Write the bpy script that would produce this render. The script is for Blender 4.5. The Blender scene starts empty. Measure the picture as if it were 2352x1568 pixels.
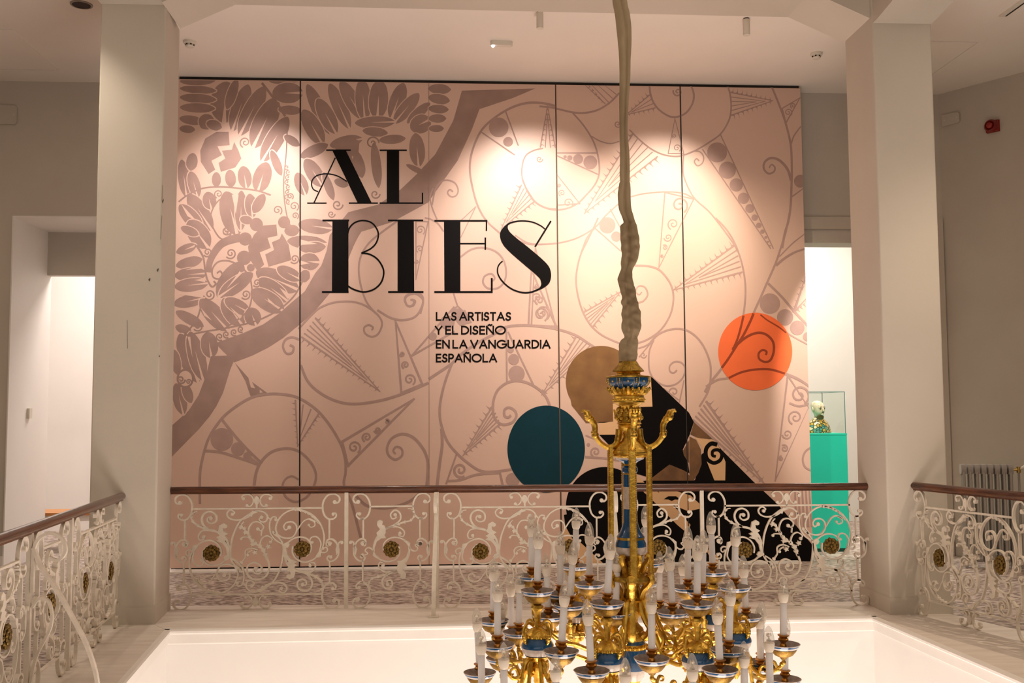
import bpy, bmesh, math, random
from mathutils import Vector, Matrix, Quaternion
from mathutils.geometry import tessellate_polygon
random.seed(7)
PI = math.pi
scene = bpy.context.scene
COL = scene.collection
# ---------------------------------------------------------------- camera
PW, PH, FPX = 2352, 1568, 2300.0
EYE = Vector((0, 0, 1.56))
pitch, roll, yaw = math.radians(4.0), math.radians(-0.31), math.radians(3.55)
fwd = Vector((math.sin(yaw) * math.cos(pitch), math.cos(yaw) * math.cos(pitch), math.sin(pitch)))
rt0 = Vector((math.cos(yaw), -math.sin(yaw), 0))
up0 = rt0.cross(fwd)
AR = rt0 * math.cos(roll) + up0 * math.sin(roll)
AU = -rt0 * math.sin(roll) + up0 * math.cos(roll)
cam_d = bpy.data.cameras.new('camera')
cam_d.sensor_width = 36.0
cam_d.lens = 36.0 * FPX / PW
cam_d.clip_start = 0.05
cam_o = bpy.data.objects.new('camera', cam_d)
COL.objects.link(cam_o)
M = Matrix((AR, AU, -fwd)).transposed().to_4x4()
M.translation = EYE
cam_o.matrix_world = M
scene.camera = cam_o
# ---------------------------------------------------------------- colour management, world
vs = scene.view_settings
vs.view_transform = 'Standard'
vs.look = 'None'
vs.gamma = 1.0
vs.use_curve_mapping = False
vs.exposure = 0.0
world = bpy.data.worlds.new('world')
scene.world = world
world.use_nodes = True
world.node_tree.nodes['Background'].inputs[0].default_value = (1.0, 0.80, 0.62, 1)
world.node_tree.nodes['Background'].inputs[1].default_value = 0.05
# ---------------------------------------------------------------- lights
def area(name, loc, rot, sx, sy, energy, col, spread=180):
    d = bpy.data.lights.new(name, 'AREA')
    d.shape = 'RECTANGLE'; d.size = sx; d.size_y = sy
    d.energy = energy; d.color = col; d.spread = math.radians(spread)
    o = bpy.data.objects.new(name, d); o.location = loc; o.rotation_euler = rot
    COL.objects.link(o)
    return o
def spot(name, loc, target, energy, col, angle, blend, radius=0.04):
    d = bpy.data.lights.new(name, 'SPOT')
    d.energy = energy; d.color = col; d.spot_size = math.radians(angle); d.spot_blend = blend
    d.shadow_soft_size = radius
    o = bpy.data.objects.new(name, d); o.location = loc
    o.rotation_euler = (Vector(target) - Vector(loc)).to_track_quat('-Z', 'Y').to_euler()
    COL.objects.link(o)
    return o
WARM = (1.0, 0.80, 0.60)
area('lower_hall_light', (1.3, 4.0, -3.7), (PI, 0, 0), 2.4, 5.6, 285, (1.0, 0.87, 0.80))
area('overhead_fill', (1.4, 3.4, 5.45), (0, 0, 0), 3.4, 3.6, 26, (1.0, 0.83, 0.66))  # added fill lamp under the closed coffer, no glazed opening above it
area('front_fill_light', (0.6, -2.6, 2.9), (PI / 2, 0, 0), 8.0, 3.0, 70, (1.0, 0.84, 0.68))  # unseen fill added behind the camera to lift column fronts and railing
area('gallery_fill_left', (-4.6, 5.6, 4.9), (0, 0, 0), 1.0, 4.0, 54, WARM)  # added ambient fill for the left gallery, no fitting behind it
area('gallery_fill_right', (5.2, 5.0, 4.9), (0, 0, 0), 0.8, 3.0, 40, WARM)  # matching fill added over the right gallery
area('left_room_light', (-3.6, 12.7, 4.4), (0, 0, 0), 2.0, 1.2, 150, (1.0, 0.88, 0.82))
area('right_room_light', (4.3, 12.5, 4.5), (0, 0, 0), 1.8, 1.2, 150, (1.0, 0.90, 0.80))
for sx in (-0.9, 0.4, 1.6): spot('floor_fill_spot', (sx, 8.45, 4.9), (sx, 8.1, 0), 48, (1.0, 0.84, 0.70), 95, 1.0)  # hidden spots added to brighten floor and ledge
SPOTC = (1.0, 0.875, 0.785)
spot('banner_spot_a', (-1.9, 8.75, 4.92), (-2.05, 10.36, 3.55), 290, (1.0, 0.87, 0.82), 62, 0.85)
spot('banner_spot_b', (0.78, 8.52, 4.86), (0.85, 10.36, 3.30), 400, SPOTC, 66, 0.85)
spot('banner_spot_c', (2.64, 8.59, 4.86), (2.15, 10.36, 3.30), 350, (1.0, 0.85, 0.71), 62, 0.85)
spot('banner_fill_left', (-0.6, 8.35, 4.88), (-1.2, 10.36, 1.6), 140, SPOTC, 84, 1.0)  # wide fill added behind the beam for the lower banner
spot('banner_fill_right', (2.3, 8.35, 4.88), (2.6, 10.36, 1.7), 280, (1.0, 0.80, 0.60), 84, 1.0)  # second added fill, lifts the right part of the banner
spot('plinth_fill_spot', (4.25, 8.7, 4.95), (4.1, 11.0, 1.1), 1100, (1.0, 0.9, 0.8), 26, 0.5)  # invented source, added to brighten the plinth front
spot('column_spot_left', (-3.25, 7.1, 4.98), (-2.75, 7.72, 3.3), 100, (1.0, 0.88, 0.72), 62, 1.0)
spot('gallery_spot_right', (5.7, 5.3, 4.98), (3.6, 7.0, 0.2), 250, WARM, 75, 0.6)
# ---------------------------------------------------------------- pixel measuring helpers
def ray(px, py):
    return fwd + AR * ((px - PW / 2) / FPX) - AU * ((py - PH / 2) / FPX)
def atY(px, py, Y):
    d = ray(px, py); return EYE + d * (Y / d.y)
def atZ(px, py, Z):
    d = ray(px, py); return EYE + d * ((Z - EYE.z) / d.z)
# ---------------------------------------------------------------- materials
MATS = {}
def mat(name, col, rough=0.6, metal=0.0, var=0.0, scale=6.0, bump=0.0, bscale=40.0, col2=None, spec=None, coat=0.0, stretch=None, ramp=(0.35, 0.65)):
    if name in MATS: return MATS[name]
    m = bpy.data.materials.new(name); m.use_nodes = True
    nt = m.node_tree; b = nt.nodes['Principled BSDF']
    b.inputs['Base Color'].default_value = (*col, 1)
    b.inputs['Roughness'].default_value = rough
    b.inputs['Metallic'].default_value = metal
    if spec is not None: b.inputs['Specular IOR Level'].default_value = spec
    if coat: b.inputs['Coat Weight'].default_value = coat; b.inputs['Coat Roughness'].default_value = 0.1
    tc = nt.nodes.new('ShaderNodeTexCoord')
    src = tc.outputs['Object']
    if stretch:
        mp = nt.nodes.new('ShaderNodeMapping'); mp.inputs['Scale'].default_value = stretch
        nt.links.new(src, mp.inputs['Vector']); src = mp.outputs['Vector']
    if var or col2:
        n = nt.nodes.new('ShaderNodeTexNoise'); n.inputs['Scale'].default_value = scale; n.inputs['Detail'].default_value = 6
        nt.links.new(src, n.inputs['Vector'])
        r = nt.nodes.new('ShaderNodeValToRGB')
        r.color_ramp.elements[0].position = ramp[0]; r.color_ramp.elements[1].position = ramp[1]
        c2 = col2 if col2 else tuple(c * (1 - var) for c in col)
        r.color_ramp.elements[0].color = (*c2, 1); r.color_ramp.elements[1].color = (*col, 1)
        nt.links.new(n.outputs['Fac'], r.inputs['Fac']); nt.links.new(r.outputs['Color'], b.inputs['Base Color'])
    if bump:
        n2 = nt.nodes.new('ShaderNodeTexNoise'); n2.inputs['Scale'].default_value = bscale; n2.inputs['Detail'].default_value = 4
        nt.links.new(src, n2.inputs['Vector'])
        bp = nt.nodes.new('ShaderNodeBump'); bp.inputs['Strength'].default_value = bump; bp.inputs['Distance'].default_value = 0.01
        nt.links.new(n2.outputs['Fac'], bp.inputs['Height']); nt.links.new(bp.outputs['Normal'], b.inputs['Normal'])
    MATS[name] = m
    return m
def emit_mat(name, col, strength):
    m = bpy.data.materials.new(name); m.use_nodes = True
    b = m.node_tree.nodes['Principled BSDF']
    b.inputs['Base Color'].default_value = (*col, 1)
    b.inputs['Emission Color'].default_value = (*col, 1); b.inputs['Emission Strength'].default_value = strength
    MATS[name] = m
    return m
def glass_mat(name, tint=(1, 1, 1), ior=1.45, reflect_white=0.0):
    m = bpy.data.materials.new(name); m.use_nodes = True
    nt = m.node_tree; nt.nodes.remove(nt.nodes['Principled BSDF'])
    out = nt.nodes['Material Output']
    fr = nt.nodes.new('ShaderNodeFresnel'); fr.inputs['IOR'].default_value = ior
    tr = nt.nodes.new('ShaderNodeBsdfTransparent'); tr.inputs['Color'].default_value = (*tint, 1)
    gl = nt.nodes.new('ShaderNodeBsdfGlossy'); gl.inputs['Roughness'].default_value = 0.03
    mx = nt.nodes.new('ShaderNodeMixShader')
    geo = nt.nodes.new('ShaderNodeNewGeometry')
    mi = nt.nodes.new('ShaderNodeMath'); mi.operation = 'MINIMUM'; mi.inputs[1].default_value = 0.5
    ib = nt.nodes.new('ShaderNodeMath'); ib.operation = 'SUBTRACT'; ib.inputs[0].default_value = 1.0
    mu = nt.nodes.new('ShaderNodeMath'); mu.operation = 'MULTIPLY'
    nt.links.new(fr.outputs[0], mi.inputs[0]); nt.links.new(geo.outputs['Backfacing'], ib.inputs[1])
    nt.links.new(mi.outputs[0], mu.inputs[0]); nt.links.new(ib.outputs[0], mu.inputs[1])
    nt.links.new(mu.outputs[0], mx.inputs[0]); nt.links.new(tr.outputs[0], mx.inputs[1]); nt.links.new(gl.outputs[0], mx.inputs[2])
    last = mx
    if reflect_white:  # diffuse white mixed in to stand for reflections on the glass
        df = nt.nodes.new('ShaderNodeBsdfDiffuse'); df.inputs['Color'].default_value = (0.9, 0.86, 0.80, 1)
        m2 = nt.nodes.new('ShaderNodeMixShader'); m2.inputs[0].default_value = reflect_white
        nt.links.new(mx.outputs[0], m2.inputs[1]); nt.links.new(df.outputs[0], m2.inputs[2]); last = m2
    nt.links.new(last.outputs[0], out.inputs[0])
    MATS[name] = m
    return m
WALL = mat('wall_paint', (0.56, 0.51, 0.44), 0.8, var=0.06, scale=2.0, bump=0.05, bscale=120)
WALLB = mat('wall_back_paint', (0.60, 0.55, 0.48), 0.8, var=0.05, scale=2.0, bump=0.05, bscale=120)
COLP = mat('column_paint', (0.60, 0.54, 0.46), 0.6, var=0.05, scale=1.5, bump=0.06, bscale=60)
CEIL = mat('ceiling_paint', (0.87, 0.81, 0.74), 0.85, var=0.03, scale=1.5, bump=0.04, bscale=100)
COFFER = mat('coffer_shade_paint', (0.42, 0.35, 0.29), 0.85, var=0.03)  # shade of the recess is put into this darker colour
WHITE = mat('white_paint', (0.86, 0.83, 0.79), 0.6, var=0.02, scale=3.0)
LEDGE = mat('ledge_stone', (0.76, 0.70, 0.63), 0.6, col2=(0.66, 0.59, 0.52), scale=5.0, bump=0.08, bscale=30, stretch=(0.5, 3, 1))
TRIMW = mat('trim_white', (0.84, 0.80, 0.75), 0.55, var=0.03)
FLOORM = mat('terrazzo_floor', (0.57, 0.475, 0.415), 0.6, col2=(0.19, 0.14, 0.115), scale=22.0, bump=0.2, bscale=22, stretch=(0.8, 1.6, 1), ramp=(0.42, 0.58))
IRON = mat('white_iron', (0.76, 0.68, 0.57), 0.5, var=0.12, scale=18.0, bump=0.1, bscale=70)
WOOD = mat('mahogany', (0.13, 0.040, 0.015), 0.25, col2=(0.05, 0.016, 0.007), scale=9.0, coat=0.25, stretch=(0.6, 6, 6))
BRONZE = mat('bronze_rosette', (0.30, 0.19, 0.05), 0.45, 0.8, col2=(0.10, 0.06, 0.015), scale=60.0, bump=0.5, bscale=90)
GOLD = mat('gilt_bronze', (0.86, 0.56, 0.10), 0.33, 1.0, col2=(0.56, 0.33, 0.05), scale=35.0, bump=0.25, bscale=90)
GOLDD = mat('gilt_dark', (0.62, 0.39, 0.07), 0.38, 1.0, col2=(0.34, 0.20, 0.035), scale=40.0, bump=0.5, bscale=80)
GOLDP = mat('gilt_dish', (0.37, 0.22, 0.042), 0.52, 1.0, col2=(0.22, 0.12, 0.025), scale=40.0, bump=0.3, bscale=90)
BLUE = mat('blue_enamel', (0.010, 0.10, 0.27), 0.12, var=0.2, scale=20, coat=0.6)
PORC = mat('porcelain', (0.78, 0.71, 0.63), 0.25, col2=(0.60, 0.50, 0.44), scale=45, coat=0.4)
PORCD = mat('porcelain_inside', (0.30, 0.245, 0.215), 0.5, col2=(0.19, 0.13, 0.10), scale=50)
CANDLE = mat('candle_sleeve_white', (0.96, 0.93, 0.93), 0.42, var=0.02, scale=40)
BULBW = mat('bulb_base_white', (0.93, 0.83, 0.70), 0.35)
CHROME = mat('filament_metal', (0.9, 0.85, 0.75), 0.2, 1.0)
GLASS = glass_mat('bulb_glass', (0.98, 0.97, 0.95), 1.45, 0.27)
CASEG = glass_mat('case_glass', (0.96, 0.99, 0.98), 1.25)
CLOTH = mat('sleeve_cloth', (0.50, 0.38, 0.235), 0.7, col2=(0.34, 0.25, 0.145), scale=9, bump=0.7, bscale=9, stretch=(1, 1, 0.45))
BAN = mat('banner_cloth', (0.70, 0.485, 0.39), 0.42, var=0.03, scale=1.2, bump=0.03, bscale=8)
PRL = mat('print_mauve', (0.45, 0.30, 0.26), 0.6, spec=0.2, var=0.08, scale=8)
PRD = mat('print_umber', (0.385, 0.255, 0.215), 0.6, spec=0.2, var=0.15, scale=5)
PRK = mat('print_black', (0.006, 0.005, 0.005), 0.5, spec=0.06)
PTEAL = mat('print_teal', (0.006, 0.040, 0.058), 0.6, spec=0.12, var=0.1, scale=6)
PORA = mat('print_orange', (0.92, 0.165, 0.042), 0.55, var=0.10, scale=3)
PORD = mat('print_rust', (0.30, 0.055, 0.022), 0.6, spec=0.2)
POCH = mat('print_ochre', (0.235, 0.115, 0.033), 0.55, col2=(0.17, 0.075, 0.022), scale=5)
PCRE = mat('print_cream', (0.70, 0.44, 0.24), 0.6, spec=0.2)
PBRN = mat('print_brown', (0.20, 0.095, 0.034), 0.55, col2=(0.12, 0.055, 0.02), scale=7)
DARK = mat('dark_gap', (0.02, 0.014, 0.010), 0.8)
RED = mat('alarm_red', (0.30, 0.012, 0.008), 0.35)
PLAST = mat('white_plastic', (0.72, 0.67, 0.58), 0.45)
RADM = mat('radiator_paint', (0.34, 0.31, 0.28), 0.5, var=0.1, scale=10)
BRASS = mat('valve_brass', (0.55, 0.38, 0.12), 0.35, 1.0)
TEAL = mat('plinth_teal', (0.012, 0.52, 0.36), 0.5, var=0.05, scale=3)
ORWOOD = mat('beech_top', (0.58, 0.24, 0.06), 0.4, var=0.15, scale=8)
# ---------------------------------------------------------------- mesh building
class MB:
    def __init__(s): s.v = []; s.f = []; s.m = []
    def quad(s, pts, mi=0):
        n = len(s.v); s.v += [tuple(p) for p in pts]; s.f.append(tuple(range(n, n + len(pts)))); s.m.append(mi)
    def box(s, x0, x1, y0, y1, z0, z1, mi=0):
        n = len(s.v)
        s.v += [(x0, y0, z0), (x1, y0, z0), (x1, y1, z0), (x0, y1, z0), (x0, y0, z1), (x1, y0, z1), (x1, y1, z1), (x0, y1, z1)]
        for f in ((0, 3, 2, 1), (4, 5, 6, 7), (0, 1, 5, 4), (1, 2, 6, 5), (2, 3, 7, 6), (3, 0, 4, 7)):
            s.f.append(tuple(n + i for i in f)); s.m.append(mi)
    def obox(s, a, b, w, h, up=Vector((0, 0, 1)), mi=0):
        a = Vector(a); b = Vector(b); d = (b - a).normalized(); sd = d.cross(up).normalized(); u = sd.cross(d)
        n = len(s.v)
        for p in (a, b):
            for i, j in ((-1, -1), (1, -1), (1, 1), (-1, 1)):
                s.v.append(tuple(p + sd * (w / 2 * i) + u * (h / 2 * j)))
        for f in ((0, 1, 2, 3), (7, 6, 5, 4), (0, 4, 5, 1), (1, 5, 6, 2), (2, 6, 7, 3), (3, 7, 4, 0)):
            s.f.append(tuple(n + i for i in f)); s.m.append(mi)
    def lathe(s, prof, seg=24, c=(0, 0, 0), lob=0, amp=0.0, cap=True, mtx=None):
        n0 = len(s.v); k = len(prof)
        for p in prof:
            r, z = p[0], p[1]
            for i in range(seg):
                a = 2 * PI * i / seg
                rr = r * (1 + amp * math.cos(lob * a)) if lob else r
                q = Vector((rr * math.cos(a), rr * math.sin(a), z))
                if mtx: q = mtx @ q
                s.v.append((q.x + c[0], q.y + c[1], q.z + c[2]))
        for j in range(k - 1):
            mi = prof[j][2] if len(prof[j]) > 2 else 0
            for i in range(seg):
                a = n0 + j * seg + i; b = n0 + j * seg + (i + 1) % seg
                s.f.append((a, b, b + seg, a + seg)); s.m.append(mi)
        if cap:
            s.f.append(tuple(n0 + i for i in reversed(range(seg)))); s.m.append(prof[0][2] if len(prof[0]) > 2 else 0)
            s.f.append(tuple(n0 + (k - 1) * seg + i for i in range(seg))); s.m.append(prof[-2][2] if len(prof[-2]) > 2 else 0)
    def tube(s, pts, rad, seg=8, mi=0, flat=1.0, ref=Vector((0, 0, 1))):
        pts = [Vector(p) for p in pts]; n = len(pts); n0 = len(s.v)
        if not hasattr(rad, '__len__'): rad = [rad] * n
        prev = None
        for i, p in enumerate(pts):
            d = (pts[min(i + 1, n - 1)] - pts[max(i - 1, 0)]).normalized()
            if prev is None:
                sd = d.cross(ref)
                if sd.length < 1e-3: sd = d.cross(Vector((1, 0, 0)))
            else: sd = prev - d * prev.dot(d)
            sd.normalize(); prev = sd; u = d.cross(sd)
            for j in range(seg):
                a = 2 * PI * j / seg
                s.v.append(tuple(p + sd * (rad[i] * math.cos(a)) + u * (rad[i] * flat * math.sin(a))))
        for i in range(n - 1):
            for j in range(seg):
                a = n0 + i * seg + j; b = n0 + i * seg + (j + 1) % seg
                s.f.append((a, b, b + seg, a + seg)); s.m.append(mi)
        s.f.append(tuple(n0 + j for j in reversed(range(seg)))); s.m.append(mi)
        s.f.append(tuple(n0 + (n - 1) * seg + j for j in range(seg))); s.m.append(mi)
    def ball(s, c, r, mi=0, seg=8, rings=5, sc=(1, 1, 1)):
        n0 = len(s.v)
        s.v.append((c[0], c[1], c[2] - r * sc[2]))
        for j in range(1, rings):
            t = PI * j / rings
            for i in range(seg):
                a = 2 * PI * i / seg
                s.v.append((c[0] + r * sc[0] * math.sin(t) * math.cos(a), c[1] + r * sc[1] * math.sin(t) * math.sin(a), c[2] - r * sc[2] * math.cos(t)))
        s.v.append((c[0], c[1], c[2] + r * sc[2])); top = len(s.v) - 1
        for i in range(seg):
            i2 = (i + 1) % seg
            s.f.append((n0, n0 + 1 + i2, n0 + 1 + i)); s.m.append(mi)
            for j in range(rings - 2):
                a = n0 + 1 + j * seg
                s.f.append((a + i, a + i2, a + seg + i2, a + seg + i)); s.m.append(mi)
            a = n0 + 1 + (rings - 2) * seg
            s.f.append((a + i, a + i2, top)); s.m.append(mi)
    def poly(s, pts, mi=0):
        """flat polygon of any outline, triangulated"""
        pts = [Vector(p) for p in pts]; n0 = len(s.v); s.v += [tuple(p) for p in pts]
        for t in tessellate_polygon([pts]):
            s.f.append(tuple(n0 + i for i in t)); s.m.append(mi)
    def prism(s, pts2, fn, d0, d1, mi=0):
        """2-D outline extruded from depth d0 to d1 through fn(u, v, d)"""
        n = len(pts2); n0 = len(s.v)
        for d in (d0, d1): s.v += [tuple(fn(u, v, d)) for u, v in pts2]
        for t in tessellate_polygon([[Vector((u, v, 0)) for u, v in pts2]]):
            s.f.append(tuple(n0 + i for i in t)); s.m.append(mi)
            s.f.append(tuple(n0 + n + i for i in reversed(t))); s.m.append(mi)
        for i in range(n):
            j = (i + 1) % n; s.f.append((n0 + i, n0 + j, n0 + n + j, n0 + n + i)); s.m.append(mi)
    def bar(s, pts2, w, fn, d0, d1, mi=0):
        """flat bar following 2-D points, width list w, depth d0..d1"""
        n = len(pts2); n0 = len(s.v)
        if not hasattr(w, '__len__'): w = [w] * n
        for i, (u, v) in enumerate(pts2):
            a = pts2[max(i - 1, 0)]; b = pts2[min(i + 1, n - 1)]
            dx, dy = b[0] - a[0], b[1] - a[1]; L = math.hypot(dx, dy) or 1e-9
            nx, ny = -dy / L * w[i] / 2, dx / L * w[i] / 2
            for (q, d) in ((1, d0), (-1, d0), (-1, d1), (1, d1)):
                s.v.append(tuple(fn(u + nx * q, v + ny * q, d)))
        for i in range(n - 1):
            for j in range(4):
                a = n0 + i * 4 + j; b = n0 + i * 4 + (j + 1) % 4
                s.f.append((a, b, b + 4, a + 4)); s.m.append(mi)
        s.f.append((n0, n0 + 3, n0 + 2, n0 + 1)); s.m.append(mi)
        e = n0 + (n - 1) * 4; s.f.append((e, e + 1, e + 2, e + 3)); s.m.append(mi)
    def mesh(s, name, mats, smooth=False, fix=True):
        me = bpy.data.meshes.new(name); me.from_pydata(s.v, [], s.f)
        if not isinstance(mats, (list, tuple)): mats = [mats]
        for m in mats: me.materials.append(m)
        if any(s.m): me.polygons.foreach_set('material_index', s.m)
        if fix:
            bm = bmesh.new(); bm.from_mesh(me); bmesh.ops.recalc_face_normals(bm, faces=bm.faces); bm.to_mesh(me); bm.free()
        if smooth:
            me.polygons.foreach_set('use_smooth', [True] * len(me.polygons))
            me.set_sharp_from_angle(angle=math.radians(45))
        me.update()
        return me
    def build(s, name, mats, parent=None, smooth=False, fix=True):
        return link(name, s.mesh(name, mats, smooth, fix), parent)
def link(name, me, parent=None, loc=None):
    o = bpy.data.objects.new(name, me); COL.objects.link(o)
    if loc is not None: o.location = loc
    if parent: o.parent = parent
    return o
def tag(o, label, cat, group=None, kind=None):
    o['label'] = label; o['category'] = cat
    if group: o['group'] = group
    if kind: o['kind'] = kind
    return o
def thing(name, loc, label, cat, group=None, rz=0.0):
    o = bpy.data.objects.new(name, None); o.empty_display_size = 0.1; o.location = loc; o.rotation_euler = (0, 0, rz)
    COL.objects.link(o)
    return tag(o, label, cat, group)
def struct(name, mb, m, parent=None, smooth=False):
    o = mb.build(name, m, parent, smooth)
    o['kind'] = 'structure'
    return o
def sm(pts, n=6, closed=False):
    """Catmull-Rom through 2-D or 3-D points"""
    P = [Vector(p) for p in pts]; out = []; k = len(P)
    rng = range(k if closed else k - 1)
    for i in rng:
        if closed: a, b, c, d = P[(i - 1) % k], P[i], P[(i + 1) % k], P[(i + 2) % k]
        else: a, b, c, d = P[max(i - 1, 0)], P[i], P[i + 1], P[min(i + 2, k - 1)]
        for j in range(n):
            t = j / n
            out.append(0.5 * ((2 * b) + (c - a) * t + (2 * a - 5 * b + 4 * c - d) * t * t + (3 * b - a - 3 * c + d) * t ** 3))
    if not closed: out.append(P[-1])
    return [tuple(p) for p in out]
# ================================================================ setting
YB = 10.61      # face of the back wall
ZC = 5.05       # gallery ceiling
EL = lambda y: -2.06 + (7.52 - y) * 0.0897     # left edge of the opening
ER = lambda y: 3.208 + (7.52 - y) * 0.057      # right edge of the opening
flat = lambda z: (lambda u, v, d: (u, v, z + d))
mb = MB()
mb.prism([(-7, 7.54), (-7, 14.5), (7.6, 14.5), (7.6, 7.54)], flat(0), -0.35, -0.012)
mb.prism([(-7, -3), (-7, 7.54), (EL(7.54), 7.54), (EL(0.9), 0.9), (-2, -3)], flat(0), -0.35, -0.012)
mb.prism([(7.6, -3), (7.6, 7.54), (ER(7.54), 7.54), (ER(0.9), 0.9), (3.8, -3)], flat(0), -0.35, -0.012)
mb.prism([(-2, -3), (EL(0.9), 0.9), (ER(0.9), 0.9), (3.8, -3)], flat(0), -0.35, -0.012)
floor = struct('floor', mb, FLOORM)
mb = MB(); mb.prism([(EL(7.5) , 7.52), (-2.75, 8.46), (4.0, 8.06), (ER(7.5), 7.52)], flat(0), -0.05, 0.0)
struct('trim_1', mb, LEDGE)
mb = MB(); mb.prism([(EL(7.52), 7.52), (EL(0.9), 0.9), (-2.12, 0.9), (-2.60, 7.74), (-2.75, 8.46)], flat(0), -0.05, -0.001)
struct('trim_2', mb, LEDGE)
mb = MB(); mb.prism([(ER(7.52), 7.52), (4.0, 8.06), (3.80, 7.60), (4.12, 6.68), (5.2, 3.5), (5.6, 0.9), (ER(0.9), 0.9)], flat(0), -0.05, -0.001)
struct('trim_3', mb, LEDGE)
# white moulded edge round the opening
def edge(a, b, nrm, name):
    mb = MB(); n = Vector((*nrm, 0))
    A, B = Vector((*a, 0)), Vector((*b, 0))
    prof = [(0.0, 0.004), (0.035, 0.004), (0.045, -0.005), (0.045, -0.02), (0.028, -0.032), (0.028, -0.095), (0.0, -0.11)]
    for P in (A, B): mb.v += [tuple(P + n * u + Vector((0, 0, z))) for u, z in prof]
    k = len(prof)
    for i in range(k):
        j = (i + 1) % k; mb.f.append((i, j, k + j, k + i)); mb.m.append(0)
    struct(name, mb, TRIMW)
edge((EL(7.52), 7.52), (ER(7.52), 7.52), (0, -1), 'trim_4')
edge((EL(7.56), 7.56), (EL(0.9), 0.9), (0.996, 0.089), 'trim_5')
edge((ER(7.56), 7.56), (ER(0.9), 0.9), (-0.998, 0.057), 'trim_6')
# white walls of the stair hall below
mb = MB(); mb.box(EL(7.54) - 0.1, ER(7.54) + 0.1, 7.525, 7.7, -4, -0.08)
struct('wall_lower_back', mb, WHITE)
mb = MB(); mb.prism([(EL(7.54) + .012, 7.54), (EL(0.9) + .012, 0.9), (EL(0.9) - 0.2, 0.9), (EL(7.54) - 0.2, 7.54)], flat(0), -4, -0.08)
struct('wall_lower_left', mb, WHITE)
mb = MB(); mb.prism([(ER(7.54) - .012, 7.54), (ER(0.9) - .012, 0.9), (ER(0.9) + 0.2, 0.9), (ER(7.54) + 0.2, 7.54)], flat(0), -4, -0.08)
struct('wall_lower_right', mb, WHITE)
mb = MB(); mb.box(-2.5, 4.5, 0.7, 0.9, -4, -0.02); struct('wall_lower_front', mb, WHITE)
mb = MB(); mb.box(-3, 5, 0, 8.5, -4.2, -4.0); struct('floor_lower', mb, mat('lower_floor', (0.7, 0.64, 0.57), 0.3, var=0.1))
# back wall with its two doorways
D1 = (-4.54, -2.75, 3.62); D2 = (3.55, 5.30, 3.62)
mb = MB()
mb.box(-7, D1[0], YB, YB + 0.3, -0.02, ZC + 0.1); mb.box(D1[0], D1[1], YB, YB + 0.3, D1[2], ZC + 0.1)
mb.box(D1[1], D2[0], YB, YB + 0.3, -0.02, ZC + 0.1); mb.box(D2[0], D2[1], YB, YB + 0.3, D2[2], ZC + 0.1)
mb.box(D2[1], 5.6, YB, YB + 0.3, -0.02, ZC + 0.1)
wall_back = struct('wall_back', mb, WALLB)
mb = MB(); mb.prism([(5.42, YB), (8.2, 6.6), (8.4, 6.75), (5.62, YB + 0.2)], flat(0), -0.02, ZC + 0.1)
struct('wall_right', mb, WALL)
mb = MB(); mb.box(-7.2, -7.0, -3, YB + 0.3, -0.02, ZC + 0.1); struct('wall_left', mb, WALL)
mb = MB(); mb.box(-2.75, 3.55, YB - 0.018, YB, -0.012, 0.10); mb.box(-7, D1[0], YB - 0.018, YB, -0.012, 0.12)
struct('baseboard_back', mb, TRIMW)
mb = MB(); mb.box(-2.85, 3.6, 10.19, 10.335, -0.013, 0.003); struct('trim_7', mb, TRIMW)
# rooms seen through the doorways
mb = MB(); mb.box(-6.5, -0.5, 14.0, 14.2, -0.02, 4.6); mb.box(-0.6, -0.5, YB + 0.3, 14.0, -0.02, 4.6); mb.box(-6.6, -6.5, YB + 0.3, 14.0, -0.02, 4.6)
struct('wall_left_room', mb, WHITE)
mb = MB(); mb.box(1.0, 7.2, 14.0, 14.2, -0.02, 4.7); mb.box(1.0, 1.1, YB + 0.3, 14.0, -0.02, 4.7); mb.box(7.1, 7.2, YB + 0.3, 14.0, -0.02, 4.7)
struct('wall_right_room', mb, WHITE)
mb = MB(); mb.box(-6.6, -0.5, YB + 0.3, 14.2, 4.6, 4.7); mb.box(1.0, 7.2, YB + 0.3, 14.2, 4.7, 4.8); struct('ceiling_rooms', mb, WHITE)
# doorway 1: deep white reveal with a lower inner lintel
def door(name): 
    o = bpy.data.objects.new(name, None); COL.objects.link(o); o['kind'] = 'structure'; return o
d1 = door('door_1')
mb = MB(); mb.box(D1[0] - 0.001, D1[0] + 0.012, YB - 0.012, 11.62, -0.012, D1[2]); struct('reveal_panel', mb, WHITE, d1)
mb = MB(); mb.box(D1[0] + 0.012, D1[1], YB - 0.008, 11.62, D1[2] - 0.012, D1[2] + 0.001); struct('soffit', mb, WHITE, d1)
mb = MB(); mb.box(D1[0] + 0.012, D1[1], 11.5, 11.62, 3.12, D1[2] - 0.012); struct('inner_lintel', mb, WALLB, d1)
mb = MB(); p = atY(48, 948, 11.1); mb.box(D1[0] + 0.012, D1[0] + 0.04, 11.06, 11.13, p.z - 0.06, p.z + 0.05); struct('light_switch', mb, PLAST, d1)
# doorway 2: architrave and a stepped head
d2 = door('door_2')
mb = MB(); mb.box(D2[1] - 0.0, 5.41, YB - 0.03, YB, -0.012, D2[2] + 0.04); struct('jamb', mb, COLP, d2)
mb = MB(); mb.box(D2[0], D2[1], YB - 0.03, YB, D2[2] - 0.09, D2[2] + 0.04); struct('head_board', mb, COLP, d2)
mb = MB(); mb.box(D2[0], D2[1], YB + 0.002, YB + 0.3, D2[2] - 0.24, D2[2] - 0.002); struct('inner_head', mb, WALLB, d2)
mb = MB(); mb.box(D2[0] - 0.06, D2[0], YB - 0.03, YB, -0.012, D2[2] + 0.04); struct('jamb', mb, COLP, d2)
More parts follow.
